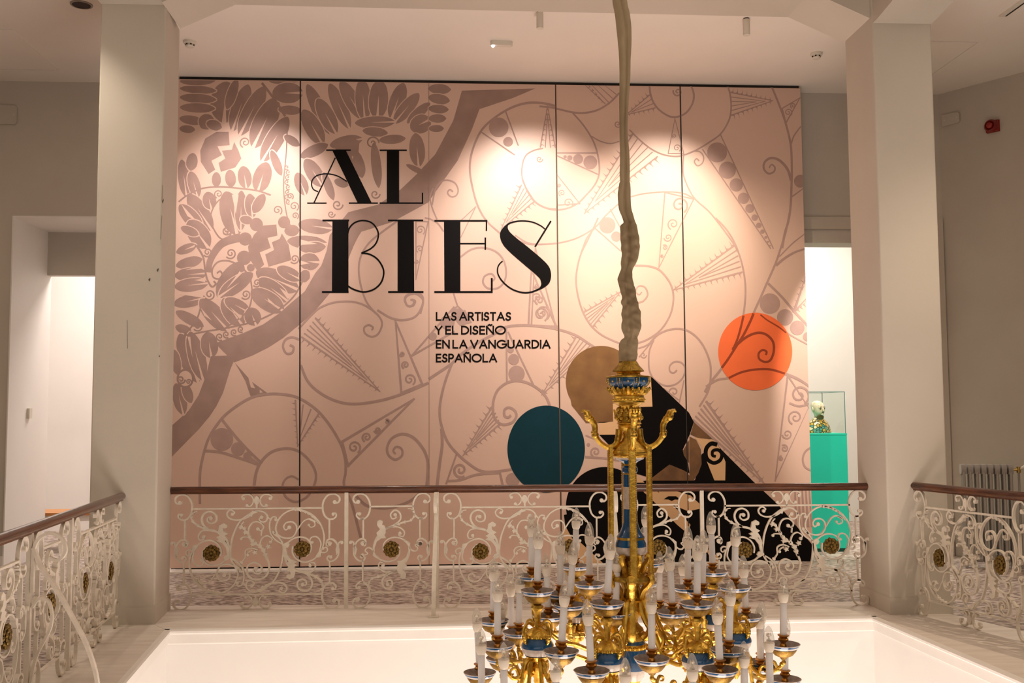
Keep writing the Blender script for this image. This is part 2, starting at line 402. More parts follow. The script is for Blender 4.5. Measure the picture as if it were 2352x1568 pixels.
# ceilings
mb = MB()
mb.box(-7, 8.4, 7.7, YB + 0.3, ZC, ZC + 0.12); mb.box(-7, -2.45, -3, 7.7, ZC, ZC + 0.12); mb.box(3.6, 8.4, -3, 7.7, ZC, ZC + 0.12); mb.box(-2.45, 3.6, -3, 1.0, ZC, ZC + 0.12)
struct('ceiling', mb, CEIL)
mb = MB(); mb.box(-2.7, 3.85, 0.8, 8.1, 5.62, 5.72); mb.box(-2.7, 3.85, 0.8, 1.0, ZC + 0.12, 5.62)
struct('ceiling_coffer', mb, COFFER)  # raised above the gallery ceiling so that it falls darker
xz = lambda u, v, d: (u, d, v)
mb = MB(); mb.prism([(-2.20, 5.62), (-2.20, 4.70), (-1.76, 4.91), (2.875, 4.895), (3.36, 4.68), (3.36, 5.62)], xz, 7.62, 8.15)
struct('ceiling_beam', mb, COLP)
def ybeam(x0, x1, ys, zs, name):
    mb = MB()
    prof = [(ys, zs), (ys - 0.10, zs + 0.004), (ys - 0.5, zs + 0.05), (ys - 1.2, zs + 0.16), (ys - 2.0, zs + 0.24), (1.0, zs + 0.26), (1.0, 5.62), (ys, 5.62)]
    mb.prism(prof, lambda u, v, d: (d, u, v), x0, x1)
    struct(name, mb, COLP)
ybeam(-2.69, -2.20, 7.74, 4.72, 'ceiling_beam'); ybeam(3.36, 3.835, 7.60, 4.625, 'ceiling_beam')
def column(x0, x1, y0, y1, z1, name, skew=0.0):
    mb = MB(); ft = lambda e: [(x0 - e, y0 - e), (x1 + e, y0 - e), (x1 + e - skew, y1 + e), (x0 - e, y1 + e)]
    mb.prism(ft(0), flat(0), -0.01, z1)
    me = mb.mesh(name, COLP); bm = bmesh.new(); bm.from_mesh(me)
    es = [e for e in bm.edges if abs(e.verts[0].co.z - e.verts[1].co.z) > 1]
    bmesh.ops.bevel(bm, geom=es, offset=0.014, segments=3, affect='EDGES', profile=0.5); bm.to_mesh(me); bm.free()
    o = link(name, me); o['kind'] = 'structure'
    b = MB(); b.prism(ft(0.008), flat(0), -0.01, 0.125); b.prism(ft(0.004), flat(0), 0.1251, 0.132)
    struct('plinth_base', b, COLP, o)
    return o
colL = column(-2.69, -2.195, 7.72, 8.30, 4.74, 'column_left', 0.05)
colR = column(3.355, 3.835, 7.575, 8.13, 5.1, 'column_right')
mb = MB()
for px, py, w, h in ((343, 642, 5, 8), (362, 620, 5, 9), (374, 462, 4, 12), (366, 818, 3, 5)):
    p = atY(px, py, 7.7185); mb.prism([(-w / 600, 0), (0, -h / 600), (w / 600, h / 1500), (w / 900, h / 600)], lambda u, v, d: (p.x + u, p.y + d, p.z + v), -0.0006, 0.0012)
struct('paint_chips', mb, mat('chip_grey', (0.10, 0.09, 0.08), 0.8), colL)
mb = MB()
for x0, y0, x1, y1 in ((372, 495, 369, 550), (374, 425, 372, 462), (292, 735, 293, 800)):
    a = atY(x0, y0, 7.7185); b = atY(x1, y1, 7.7185); mb.obox(a, b, 0.003, 0.002, Vector((0, 1, 0)))
struct('plaster_cracks', mb, mat('crack_grey', (0.26, 0.22, 0.18), 0.8), colL)
# ================================================================ exhibition banner
YN = 10.36
banner = thing('exhibition_banner', (0.5, YN, 0.0), 'floor to ceiling pink exhibition banner in five strips with big black title lettering', 'banner')
bl = lambda p: p - Vector((0.5, YN, 0.0))
def onb(px, py, off): return bl(atY(px, py, YN - off))
# outline of the printed face in pixels (left edge, right edge as functions of row)
def clampx(x, y):
    xl = 418 + (y - 178) * (398 - 418) / 1117.0 - 8; xr = 1838 + (y - 195) * (1868 - 1838) / 1095.0
    return min(max(x, xl), xr), min(max(y, 183.5 + (x - 418) * 0.0128), 1300.0)
seams = [((408, 178), (388, 1302)), ((690, 180), (688, 1302)), ((985, 184), (986, 1299)), ((1276, 187), (1290, 1297)), ((1562, 190), (1583, 1293)), ((1838, 195), (1868, 1290))]
for i in range(5):
    mb = MB()
    (a, b), (c, d) = seams[i], seams[i + 1]
    g = 0.006 if i in (0, 1, 3) else 0.002
    A = atY(*a, YN); B = atY(*b, YN); C = atY(*c, YN); D = atY(*d, YN)
    x0t, x0b, x1t, x1b = A.x - 0.5, B.x - 0.5, C.x - 0.5, D.x - 0.5
    gl = 0.007 if i in (1, 3, 4) else 0.001; gr = 0.007 if i in (0, 2, 3) else 0.001
    out = [(x0b + gl, 0.012), (x1b - gr, 0.012), (x1t - gr, 5.015), (x0t + gl, 5.015)]
    mb.prism(out, lambda u, v, dd: (u, dd, v), 0.0, 0.004)
    mb.build('banner_strip', BAN, banner)
mb = MB(); mb.box(-3.30, 3.25, 0.03, 0.06, 0.0, 5.045); mb.build('backing_board', DARK, banner)
mb = MB(); mb.box(-3.30, 3.26, 0.02, 0.05, 5.02, 5.048); mb.build('shadow_gap_strip', DARK, banner)  # last box: dark strip standing in for the shadow gap under the ceiling
def pipe(i, w, mt=DARK):
    mb = MB(); a, b = onb(*seams[i][0], 0.0042), onb(*seams[i][1], 0.0042)
    mb.obox((a.x, a.y, 5.015), (b.x, b.y, 0.012), w, 0.0012, Vector((0, 1, 0))); mb.build('seam', mt, banner)
pipe(1, 0.013); pipe(3, 0.011, mat('seam_brown', (0.10, 0.055, 0.03), 0.7)); pipe(4, 0.009); pipe(2, 0.004, mat('seam_fold', (0.34, 0.21, 0.16), 0.7))
# ---- drawing tools: each takes a crop (origin, scale) so that points can be read off enlargements
CR = {'A': (400, 170, 3.92), 'B': (690, 320, 3.92), 'C': (1000, 170, 3.92), 'D': (1290, 170, 3.92), 'E': (400, 500, 3.92), 'F': (400, 800, 3.92),
      'G': (800, 700, 3.7333), 'H': (1290, 500, 3.92), 'P': (1280, 780, 3.92), 'Q': (1280, 1080, 3.92), 'R': (1752, 800, 3.92), 'N': (0, 0, 1.0)}
class Ink:
    def __init__(s, off): s.mb = MB(); s.off0 = s.off = off; s.cyc = 300 if off < 0.0011 else (400 if off < 0.0015 else 100); s.lv = 0; s.hold = False; s.mi = 0
    def nxt(s):
        if s.hold: return
        s.lv = (s.lv + 1) % s.cyc; s.off = s.off0 + 3e-6 * s.lv
    def pt(s, x, y):
        x, y = clampx(x, y); return onb(x, y, s.off)
    def px(s, c, pts):
        ox, oy, k = CR[c]; return [(ox + x / k, oy + y / k) for x, y in pts]
    def _strip(s, P, w):
        s.nxt()
        n = len(P); L = []; Rr = []
        for i, (x, y) in enumerate(P):
            a = P[max(i - 1, 0)]; b = P[min(i + 1, n - 1)]
            dx, dy = b[0] - a[0], b[1] - a[1]; d = math.hypot(dx, dy) or 1e-9
            nx, ny = -dy / d * w[i] / 2, dx / d * w[i] / 2
            L.append(s.pt(x + nx, y + ny)); Rr.append(s.pt(x - nx, y - ny))
        for i in range(n - 1): s.mb.quad([L[i], L[i + 1], Rr[i + 1], Rr[i]])
    def S(s, c, pts, w, w2=None, n=6):
        k = CR[c][2]; P = sm(s.px(c, pts), n); m = len(P); w2 = w if w2 is None else w2
        s._strip(P, [(w + (w2 - w) * i / (m - 1)) / k for i in range(m)])
    def L(s, c, pts, w, w2=None):
        k = CR[c][2]; P = s.px(c, pts); w2 = w if w2 is None else w2
        for i in range(len(P) - 1):
            a, b = P[i], P[i + 1]; d = math.hypot(b[0] - a[0], b[1] - a[1]) or 1; e = w / k / 2
            ux, uy = (b[0] - a[0]) / d * e, (b[1] - a[1]) / d * e
            s._strip([(a[0] - ux, a[1] - uy), (b[0] + ux, b[1] + uy)], [w / k, w2 / k])
    def P(s, c, pts, smooth=0):
        Q = s.px(c, pts)
        if smooth: Q = sm(Q, smooth, True)
        s.nxt()
        s.mb.poly([s.pt(*q) for q in Q], s.mi)
    def C(s, c, x, y, r, ry=None, n=36):
        ry = r if ry is None else ry
        s.P(c, [(x + r * math.cos(2 * PI * i / n), y + ry * math.sin(2 * PI * i / n)) for i in range(n)])
    def spi(s, c, x, y, r, turns=1.6, a0=0.0, dr=1, w=10, tail=None):
        pts = []
        N = int(18 * turns)
        for i in range(N + 1):
            t = i / N; a = a0 + dr * 2 * PI * turns * t; q = r * (1 - 0.88 * t)
            pts.append((x + q * math.cos(a), y + q * math.sin(a)))
        if tail: pts = list(tail) + pts
        s.S(c, pts, w, w * 0.8, 3)
    def petal(s, c, p, q, w):
        p = (p[0] + (p[0] - q[0]) * .06, p[1] + (p[1] - q[1]) * .06); q = (q[0] + (q[0] - p[0]) * .06, q[1] + (q[1] - p[1]) * .06)
        dx, dy = q[0] - p[0], q[1] - p[1]; L = math.hypot(dx, dy); ux, uy = dx / L, dy / L; h = w * 0.64
        prof = [(0, 0.12), (0.06, 0.45), (0.2, 0.8), (0.45, 1), (0.72, 0.92), (0.9, 0.55), (1, 0.1)]
        def out(g):
            f = lambda t: (t - .5) * (1 + 2 * g / L) + .5
            return [(p[0] + ux * L * f(t) - uy * (h * k + g), p[1] + uy * L * f(t) + ux * (h * k + g)) for t, k in prof] + [(p[0] + ux * L * f(t) + uy * (h * k + g), p[1] + uy * L * f(t) - ux * (h * k + g)) for t, k in reversed(prof)]
        s.mi = 1; s.P(c, out(7), 2); s.mi = 0; s.P(c, out(0), 2)
        if w >= 84 and L > 150:
            s.mi = 1; e = h * 0.16; r = 0.62 * L
            s.P(c, [(q[0] - uy * e + ux * 3, q[1] + ux * e + uy * 3), (q[0] - ux * r, q[1] - uy * r), (q[0] + uy * e + ux * 3, q[1] - ux * e + uy * 3)]); s.mi = 0
    def teeth(s, c, a, b, n, h, side):
        dx, dy = b[0] - a[0], b[1] - a[1]; L = math.hypot(dx, dy); ux, uy = dx / L, dy / L; nx, ny = -uy * side, ux * side
        s.nxt(); s.hold = True
        for i in range(n):
            t = (i + 0.3) / n; g = L / n * 0.42; hh = h * (1 - 0.5 * i / n)
            x, y = a[0] + dx * t, a[1] + dy * t
            s.P(c, [(x - ux * g, y - uy * g), (x + ux * g * 0.2 + nx * hh * 0.3, y + uy * g * .2 + ny * hh * 0.3), (x + nx * hh + ux * g * .1, y + ny * hh + uy * g * .1), (x + ux * g * .6 + nx * hh * .25, y + uy * g * .6 + ny * hh * .25), (x + ux * g, y + uy * g)])
        s.hold = False
    def thorn(s, c, b1, b2, tip, n=10, h=45, w=14, inner=2, sd=1):
        """long wedge with rows of teeth down both outer edges"""
        s.L(c, [b1, tip], w, w * 0.6); s.L(c, [b2, tip], w, w * 0.6)
        s.teeth(c, b1, tip, n, h, sd); s.teeth(c, b2, tip, n, h, -sd)
        for k in range(inner):
            f = (k + 1) / (2 * inner + 1.0); g = 0.82 - 0.22 * k
            m = ((b1[0] + b2[0]) / 2, (b1[1] + b2[1]) / 2)
            e = (m[0] + (tip[0] - m[0]) * g, m[1] + (tip[1] - m[1]) * g)
            for bb, cc in ((b1, b2), (b2, b1)):
                st = (bb[0] + (cc[0] - bb[0]) * f, bb[1] + (cc[1] - bb[1]) * f)
                s.L(c, [st, e], w * 0.75, w * 0.5)
    def scrollwedge(s, c, b1, b2, tip, spirals, w=12):
        s.L(c, [b1, tip], w, w * 0.7); s.L(c, [b2, tip], w, w * 0.7); s.L(c, [b1, b2], w)
        for i, (x, y, r) in enumerate(spirals): s.spi(c, x, y, r, 1.5, 1.0 + i, 1 if i % 2 else -1, max(w * 0.8, r * 0.22))
    def cut(s, name, m):
        if s.mb.f: s.mb.build(name, m, banner, fix=False)
        s.mb = MB()
    def done(s, name, m, stuff=False):
        if not s.mb.f: return
        o = s.mb.build(name, m, banner, fix=False)
        if stuff: o['kind'] = 'stuff'
        return o
# ---- line pattern
k = Ink(0.0012)
# upper right field
k.S('D', [(790, 80), (800, 180), (835, 270), (900, 340), (985, 385), (1060, 380), (1130, 340), (1180, 260), (1190, 180), (1165, 110), (1130, 85)], 17)
k.spi('D', 1045, 160, 42, 1.4, 3.5, -1, 15)
k.S('D', [(610, 500), (700, 590), (800, 670), (900, 720), (1000, 740), (1080, 735), (1200, 690), (1320, 620), (1430, 540), (1500, 430), (1525, 330), (1520, 200), (1490, 90)], 13, 15)
k.scrollwedge('D', (960, 715), (1100, 715), (1020, 400), [(1038, 665, 36), (1015, 560, 20)], 9)
k.thorn('D', (1520, 165), (1530, 370), (1900, 240), 9, 55, 12, 2, -1)
k.S('D', [(1880, 90), (1940, 230), (2010, 420), (2060, 620), (2072, 800), (2070, 1000), (2060, 1200), (2040, 1330), (2010, 1430), (1985, 1568)], 18, 22)
k.S('D', [(2155, 470), (2090, 560), (2060, 660)], 13)
k.S('D', [(2068, 960), (2035, 860), (1965, 780), (1890, 755), (1830, 790), (1820, 850), (1860, 895), (1910, 880), (1920, 840), (1890, 815), (1868, 845)], 26, 12)
k.scrollwedge('D', (1985, 310), (2020, 440), (2145, 215), [(2040, 345, 36), (2085, 285, 26)], 12)
k.C('D', 2150, 965, 58); k.L('D', [(2080, 1100), (2178, 1035)], 14)
k.L('D', [(1270, 680), (1880, 1568)], 11); k.L('D', [(1430, 545), (1905, 1568)], 11)
for x, y, r in ((1400, 705, 90), (1492, 865, 77), (1572, 998, 60), (1637, 1118, 51), (1694, 1210, 40), (1738, 1292, 29), (1775, 1362, 25), (1808, 1418, 20), (1838, 1470, 13), (1858, 1510, 9), (1876, 1545, 7)): k.C('D', x, y, r)
k.S('D', [(1130, 720), (1190, 695), (1245, 700), (1278, 745), (1268, 800), (1225, 825), (1195, 790), (1215, 762), (1238, 782)], 12)
k.S('D', [(1100, 720), (1093, 850), (1110, 950), (1190, 1110), (1330, 1240), (1450, 1390), (1550, 1530), (1585, 1600)], 13)
k.S('D', [(620, 1105), (750, 1075), (950, 1060), (1100, 1075), (1190, 1120)], 12)
k.scrollwedge('D', (930, 1065), (1190, 1125), (875, 1745), [(1060, 1180, 78), (1005, 1350, 52), (958, 1470, 38), (930, 1560, 24), (905, 1640, 14)], 12)
k.L('D', [(215, 60), (390, 265)], 10); k.L('D', [(275, 60), (420, 250)], 9); k.L('D', [(330, 65), (455, 215)], 9); k.L('D', [(390, 65), (490, 180)], 9)
k.teeth('D', (215, 60), (390, 265), 6, 40, 1)
k.S('D', [(-200, 290), (-100, 300), (0, 322), (100, 345), (200, 350), (320, 325), (430, 260), (520, 170)], 17)
k.S('D', [(100, 350), (180, 440), (250, 540), (300, 640), (330, 750), (340, 850), (330, 930), (290, 1010), (220, 1090), (150, 1160), (60, 1205), (-40, 1222), (-140, 1205), (-240, 1150), (-310, 1050), (-350, 950)], 15)
k.S('D', [(270, 560), (350, 605), (440, 625), (520, 605)], 11); k.spi('D', 505, 450, 34, 1.4, 0, 1, 10)
k.thorn('D', (640, 540), (860, 745), (205, 1255), 14, 60, 13, 2, 1)
k.thorn('D', (790, 190), (840, 305), (585, 365), 6, 45, 11, 1, 1)
k.C('D', 412, 1360, 73); k.C('D', 492, 1462, 46); k.L('D', [(440, 1220), (545, 1410)], 11); k.L('D', [(300, 1385), (530, 1590)], 11)
k.S('D', [(-420, 1450), (-300, 1520), (-150, 1530), (0, 1515), (150, 1470), (300, 1380), (400, 1270), (510, 1170)], 13)
k.S('D', [(150, 1690), (190, 1568), (230, 1470), (305, 1380)], 13)
# right middle field
k.S('H', [(330, 0), (240, 190), (180, 310), (145, 430), (130, 560), (145, 690), (185, 830), (250, 950), (340, 1040), (450, 1100), (560, 1135), (690, 1125), (800, 1080), (900, 1000), (975, 880), (1005, 760), (1000, 650), (960, 560), (880, 470), (780, 435), (660, 430)], 15, 18)
k.thorn('H', (200, 850), (275, 985), (530, 665), 7, 50, 13, 2, -1)
k.S('H', [(690, 765), (740, 745), (775, 690), (750, 625), (695, 615), (668, 660), (695, 692), (722, 668)], 17, 11)
k.S('H', [(800, 1120), (870, 1050), (980, 1005), (1100, 1005), (1200, 1060), (1280, 1160), (1335, 1300), (1342, 1430), (1320, 1560), (1240, 1700)], 18)
k.S('H', [(830, 1100), (790, 1200), (785, 1330), (800, 1400), (840, 1460), (930, 1510), (1020, 1500), (1090, 1440), (1112, 1360), (1080, 1305), (1020, 1295), (975, 1330), (975, 1380), (1010, 1395), (1038, 1370)], 15)
k.thorn('H', (1560, 245), (1622, 490), (1005, 650), 12, 62, 15, 2, 1)
k.S('H', [(1385, 0), (1480, 100), (1560, 230), (1620, 400), (1650, 560), (1655, 700), (1640, 850), (1610, 1000), (1580, 1100), (1540, 1180)], 14, 20)
k.S('H', [(2055, -60), (2020, 120), (1980, 250), (1930, 400), (1860, 560), (1790, 720), (1740, 830), (1700, 930), (1640, 1050), (1570, 1160), (1500, 1270), (1430, 1370), (1350, 1470), (1290, 1568)], 17, 24)
k.S('H', [(2195, 140), (2080, 230), (1960, 350)], 11); k.S('H', [(2200, 278), (2100, 310), (2000, 370), (1930, 430)], 16, 26)
k.S('H', [(1860, 590), (1990, 720), (2110, 860), (2235, 990)], 22)
for x, y, r in ((1875, 772, 92), (2012, 895, 73), (2122, 990, 65), (2215, 1070, 42)): k.C('H', x, y, r)
k.S('H', [(1740, 860), (1800, 870), (1900, 940), (2060, 1055), (2235, 1150)], 13)
k.L('H', [(2215, 545), (2095, 840)], 30); k.L('H', [(2218, 735), (2110, 832)], 18); k.teeth('H', (2205, 560), (2095, 840), 5, 50, 1); k.teeth('H', (2215, 740), (2110, 840), 4, 50, -1)
k.S('H', [(1300, 1520), (1400, 1460), (1510, 1440), (1620, 1390), (1750, 1365), (1880, 1365), (2010, 1400), (2130, 1450), (2235, 1520)], 20)
k.S('H', [(690, 1175), (760, 1150), (830, 1100)], 14); k.L('H', [(700, 1250), (800, 1130)], 11); k.spi('H', 735, 1235, 30, 1.3, 0, 1, 10)
# lower right field
k.S('R', [(0, 190), (100, 200), (230, 240), (340, 290), (440, 355)], 20)
k.scrollwedge('R', (225, 240), (445, 530), (112, 1190), [(330, 420, 92), (295, 620, 68), (220, 770, 46), (195, 900, 34), (165, 990, 22)], 17)
k.S('R', [(240, 490), (330, 520), (440, 490)], 18)
k.S('R', [(455, 880), (385, 925), (360, 1000), (385, 1070), (455, 1105)], 17); k.C('R', 448, 970, 28)
k.thorn('P', (1345, 560), (1225, 725), (1860, 1290), 12, 70, 22, 2, -1)
k.S('P', [(255, 860), (330, 890)], 13); k.S('P', [(250, 1055), (400, 1065), (560, 1085)], 20); k.spi('P', 345, 1010, 46, 1.4, 2, 1, 17); k.C('P', 280, 945, 16)
k.spi('P', 1050, 470, 50, 1.2, 2, 1, 14); k.L('P', [(1140, 370), (1100, 560)], 12); k.L('P', [(960, 440), (1090, 540)], 12)
# middle field
k.S('C', [(1090, 290), (950, 260), (800, 265), (650, 320), (500, 420), (400, 530), (330, 700), (310, 850), (330, 1000), (380, 1180), (460, 1320), (580, 1430), (660, 1500)], 22, 15)
k.S('C', [(830, 1050), (785, 950), (780, 840), (810, 740), (880, 690), (970, 668)], 13); k.S('C', [(830, 1050), (900, 1150), (1000, 1205), (1100, 1215)], 15)
k.C('C', 570, 480, 88); k.C('C', 655, 610, 44); k.L('C', [(630, 330), (745, 640)], 12); k.L('C', [(410, 520), (710, 725)], 12)
k.thorn('C', (945, 655), (1080, 660), (1010, 290), 8, 42, 12, 1, 1)
k.L('C', [(1095, 710), (1460, 710)], 11); k.L('C', [(1095, 735), (1460, 900)], 11)
for x, y, r in ((1395, 795, 62), (1285, 765, 45), (1210, 755, 24), (1168, 745, 15)): k.C('C', x, y, r)
k.scrollwedge('C', (1095, 1180), (1300, 1165), (1090, 900), [(1195, 1160, 46), (1140, 1070, 32), (1112, 1000, 18)], 10)
k.thorn('C', (775, 1000), (890, 1145), (595, 1390), 8, 50, 11, 2, 1)
k.S('C', [(-30, 1180), (0, 1040), (50, 970), (110, 955), (175, 980), (205, 1040), (190, 1090), (145, 1105), (110, 1070), (130, 1040), (160, 1060)], 14)
k.S('B', [(1230, 720), (1185, 610), (1168, 520), (1195, 440)], 13)
k.spi('D', -200, 765, 30, 1.4, 0, 1, 10)
k.S('B', [(1080, 1568), (1105, 1450), (1040, 1390), (960, 1400), (938, 1450), (970, 1500), (1010, 1490), (1020, 1455), (990, 1440)], 17)
k.S('B', [(870, 735), (740, 830), (620, 930), (545, 1050), (525, 1180), (550, 1340), (600, 1470), (680, 1568)], 17)
k.S('B', [(1120, 705), (1180, 722), (1240, 760), (1290, 830)], 14)
k.S('B', [(1440, 1060), (1540, 990), (1650, 975), (1760, 1010), (1830, 1090), (1853, 1200), (1830, 1290), (1770, 1340), (1690, 1340), (1645, 1290), (1660, 1230), (1720, 1210), (1750, 1250), (1720, 1280)], 17)
k.S('B', [(1930, 900), (2050, 940), (2160, 945), (2300, 935)], 13)
k.scrollwedge('B', (2080, 1680), (2300, 1690), (2115, 970), [(2180, 1560, 70), (2130, 1420, 44), (2125, 1320, 24)], 15)
k.scrollwedge('B', (1040, 735), (1150, 740), (1040, 1260), [(1080, 815, 45), (1075, 985, 35), (1045, 1100, 20)], 12)
k.L('B', [(1580, 605), (1435, 740)], 9); k.L('B', [(1580, 605), (1445, 880)], 9)
k.L('B', [(1380, 1390), (1415, 1500)], 14); k.L('B', [(1415, 1500), (1330, 1568)], 14); k.L('B', [(1415, 1500), (1490, 1568)], 14)
# lower left and centre
k.thorn('E', (1275, 905), (1150, 1075), (1850, 1560), 14, 52, 16, 2, -1)
k.S('E', [(1120, 1000), (1250, 860), (1330, 800), (1450, 760), (1600, 755), (1720, 790), (1830, 870), (1872, 950), (1840, 1040), (1780, 1070), (1720, 1040), (1710, 990), (1750, 965), (1790, 985), (1778, 1012)], 17)
k.S('E', [(1830, 830), (1950, 900), (2060, 920), (2170, 890), (2230, 800), (2240, 720), (2200, 680), (2120, 690), (2080, 730), (2100, 790), (2150, 790), (2170, 750), (2140, 735)], 19)
k.S('F', [(1140, 150), (1200, 290), (1300, 390), (1450, 470), (1620, 500), (1850, 470), (2050, 410), (2290, 310)], 24)
k.S('E', [(1125, 1095), (1060, 1075), (1000, 1100), (980, 1160), (1010, 1220), (1060, 1215), (1075, 1165), (1040, 1145)], 20)
k.S('F', [(232, 1400), (230, 1230), (235, 1100), (265, 950), (320, 790), (430, 630), (560, 520), (700, 440), (850, 410), (1000, 415), (1130, 450), (1280, 550), (1400, 690), (1500, 860), (1540, 1000), (1543, 1120), (1530, 1230), (1600, 1400), (1680, 1700)], 24)
k.S('F', [(720, 1235), (740, 1110), (790, 1010), (880, 930), (1000, 900), (1110, 920), (1210, 1000), (1272, 1110), (1265, 1220), (1200, 1330), (1100, 1380), (1010, 1340), (975, 1250), (1000, 1180), (1060, 1150), (1120, 1180)], 27, 18)
k.S('F', [(430, 640), (560, 800), (680, 930), (790, 1035)], 24); k.S('F', [(275, 920), (420, 935), (600, 990), (770, 1048)], 24)
k.C('F', 430, 818, 102); k.C('F', 575, 905, 62); k.C('F', 660, 970, 38); k.P('F', [(660, 950), (780, 1045), (690, 1010)])
k.thorn('F', (1092, 470), (1300, 590), (1112, 880), 8, 40, 16, 1, 1)
k.scrollwedge('F', (1512, 840), (1565, 1055), (2155, 458), [(1620, 890, 60), (1735, 800, 44), (1830, 735, 30), (1920, 660, 22)], 24)
k.S('F', [(2270, 1280), (2285, 1100), (2280, 1000), (2240, 900), (2150, 800), (2050, 770), (1960, 810), (1918, 890), (1930, 960), (1990, 1000), (2050, 965), (2048, 905), (2000, 885), (1973, 920), (1995, 950)], 28, 18)
k.S('F', [(1640, 1330), (1750, 1420), (1950, 1430), (2130, 1370), (2250, 1260)], 26)
k.S('G', [(690, 635), (790, 570), (890, 500), (960, 430), (1100, 330), (1250, 250), (1350, 190), (1500, 175), (1650, 185), (1800, 210), (1950, 260), (2060, 330), (2140, 380)], 24, 20)
k.S('G', [(890, 500), (830, 660), (790, 830), (785, 960), (810, 1070), (850, 1170), (920, 1260), (1020, 1350), (1130, 1420), (1250, 1430), (1420, 1405)], 22)
k.S('G', [(1735, 880), (1690, 780), (1600, 700), (1490, 655), (1380, 660), (1290, 720), (1250, 800), (1240, 900), (1260, 980), (1320, 1025), (1400, 1010), (1440, 960), (1430, 910), (1380, 880), (1340, 900), (1340, 950), (1370, 965), (1395, 945)], 22)
k.thorn('G', (1235, 870), (1300, 1020), (985, 1290), 8, 55, 15, 2, 1)
k.thorn('G', (1960, 265), (2110, 360), (1660, 770), 9, 50, 13, 2, 1)
k.L('G', [(1355, 190), (1360, 665)], 15); k.S('G', [(1370, 230), (1450, 400), (1590, 690)], 15); k.C('G', 1418, 467, 47); k.C('G', 1443, 590, 70); k.C('G', 1392, 385, 28)
k.scrollwedge('G', (1545, 175), (1785, 185), (1570, -300), [(1650, 80, 66), (1640, -40, 40)], 18)
k.scrollwedge('G', (455, 755), (635, 680), (405, 140), [(525, 640, 52), (490, 515, 34), (460, 420, 22)], 20)
k.L('G', [(545, 435), (905, 20)], 16); k.L('G', [(545, 435), (905, 230)], 16); k.C('G', 725, 270, 34); k.C('G', 850, 150, 62); k.C('G', 930, 80, 50); k.P('G', [(900, 110), (1000, 40), (1060, 150), (960, 180)])
k.S('G', [(800, 1060), (805, 1200), (785, 1350), (760, 1560)], 26)
k.L('G', [(930, 1275), (840, 1530)], 16); k.S('G', [(930, 1275), (1030, 1360), (1130, 1420)], 16); k.spi('G', 962, 1415, 66, 1.5, 1, 1, 22); k.S('G', [(840, 1510), (960, 1500), (1100, 1455), (1290, 1440)], 20)
k.L('G', [(1300, 1440), (1330, 1568)], 20); k.C('G', 1410, 1500, 60)
for i in range(5): k.L('R', [(290 + i * 32, 1250), (300 + i * 36, 1600)], 14, 22)
k.done('printed_line_pattern', PRL, True)
# ---- dark flower bed and branch, upper left
k = Ink(0.0002)
for p, q, w in (((470, 90), (450, 420), 210), ((660, 120), (530, 490), 120), ((800, 140), (600, 530), 125), ((910, 240), (720, 640), 160), ((1010, 410), (800, 770), 125), ((870, 60), (1135, 40), 60), ((900, 170), (1145, 170), 145), ((950, 320), (1135, 330), 65),
    ((70, 130), (360, 150), 55), ((70, 210), (360, 230), 66), ((70, 300), (350, 310), 66), ((60, 400), (250, 430), 64), ((55, 490), (180, 500), 54), ((70, 65), (350, 60), 60), ((600, 40), (900, 30), 40), ((560, 60), (480, 300), 70), ((330, 380), (250, 480), 110), ((300, 440), (420, 480), 70),
    ((1210, 120), (1400, 520), 100), ((1170, 340), (1330, 620), 120), ((1300, 240), (1450, 520), 110), ((1410, 110), (1570, 470), 100), ((1510, 80), (1690, 390), 105), ((1690, 60), (1715, 400), 110), ((1850, 70), (1830, 390), 135), ((2060, 100), (1960, 390), 110), ((2190, 190), (1990, 430), 95), ((2290, 270), (2110, 430), 70), ((1650, 440), (1970, 430), 85), ((1710, 510), (1910, 530), 65), ((1150, 740), (1370, 640), 80), ((1420, 640), (1680, 585), 90), ((2140, 490), (2300, 410), 130), ((1860, 595), (2070, 580), 64), ((2175, 550), (2200, 820), 110), ((1640, 720), (1690, 920), 80), ((1800, 640), (1840, 1000), 70), ((1190, 780), (1330, 1000), 110), ((1110, 900), (1180, 1080), 90), ((1350, 900), (1430, 1120), 60), ((1450, 960), (1560, 1000), 60), ((1600, 900), (1660, 1100), 70), ((2100, 820), (2260, 900), 40), ((2300, 130), (2480, 140), 70), ((2300, 210), (2470, 240), 70), ((2300, 310), (2460, 320), 60), ((2300, 400), (2440, 400), 60), ((2300, 490), (2420, 490), 50),
    ((70, 790), (110, 1090), 85), ((150, 890), (210, 1100), 85), ((380, 890), (380, 1010), 64), ((500, 870), (515, 1010), 76), ((620, 840), (650, 1020), 96), ((830, 810), (755, 1050), 125), ((140, 1100), (330, 1390), 120), ((300, 1070), (335, 1210), 95), ((470, 1080), (565, 1430), 160), ((605, 1070), (600, 1390), 85), ((680, 1090), (705, 1280), 85), ((805, 1090), (720, 1240), 75), ((60, 1190), (240, 1390), 105), ((170, 720), (150, 860), 80), ((880, 700), (960, 900), 60), ((1000, 560), (1120, 640), 60)):
    k.petal('A', p, q, w)
k.P('A', [(490, 520), (380, 520), (280, 580), (235, 690), (240, 790), (310, 900), (370, 860), (335, 780), (430, 730), (390, 650), (500, 640)])
k.P('A', [(540, 610), (580, 690), (605, 760), (550, 840), (420, 880), (400, 800), (460, 760), (430, 690), (520, 680)])
k.P('A', [(1430, 600), (1560, 560), (1670, 600), (1660, 700), (1690, 740), (1600, 740), (1640, 900), (1480, 760)])
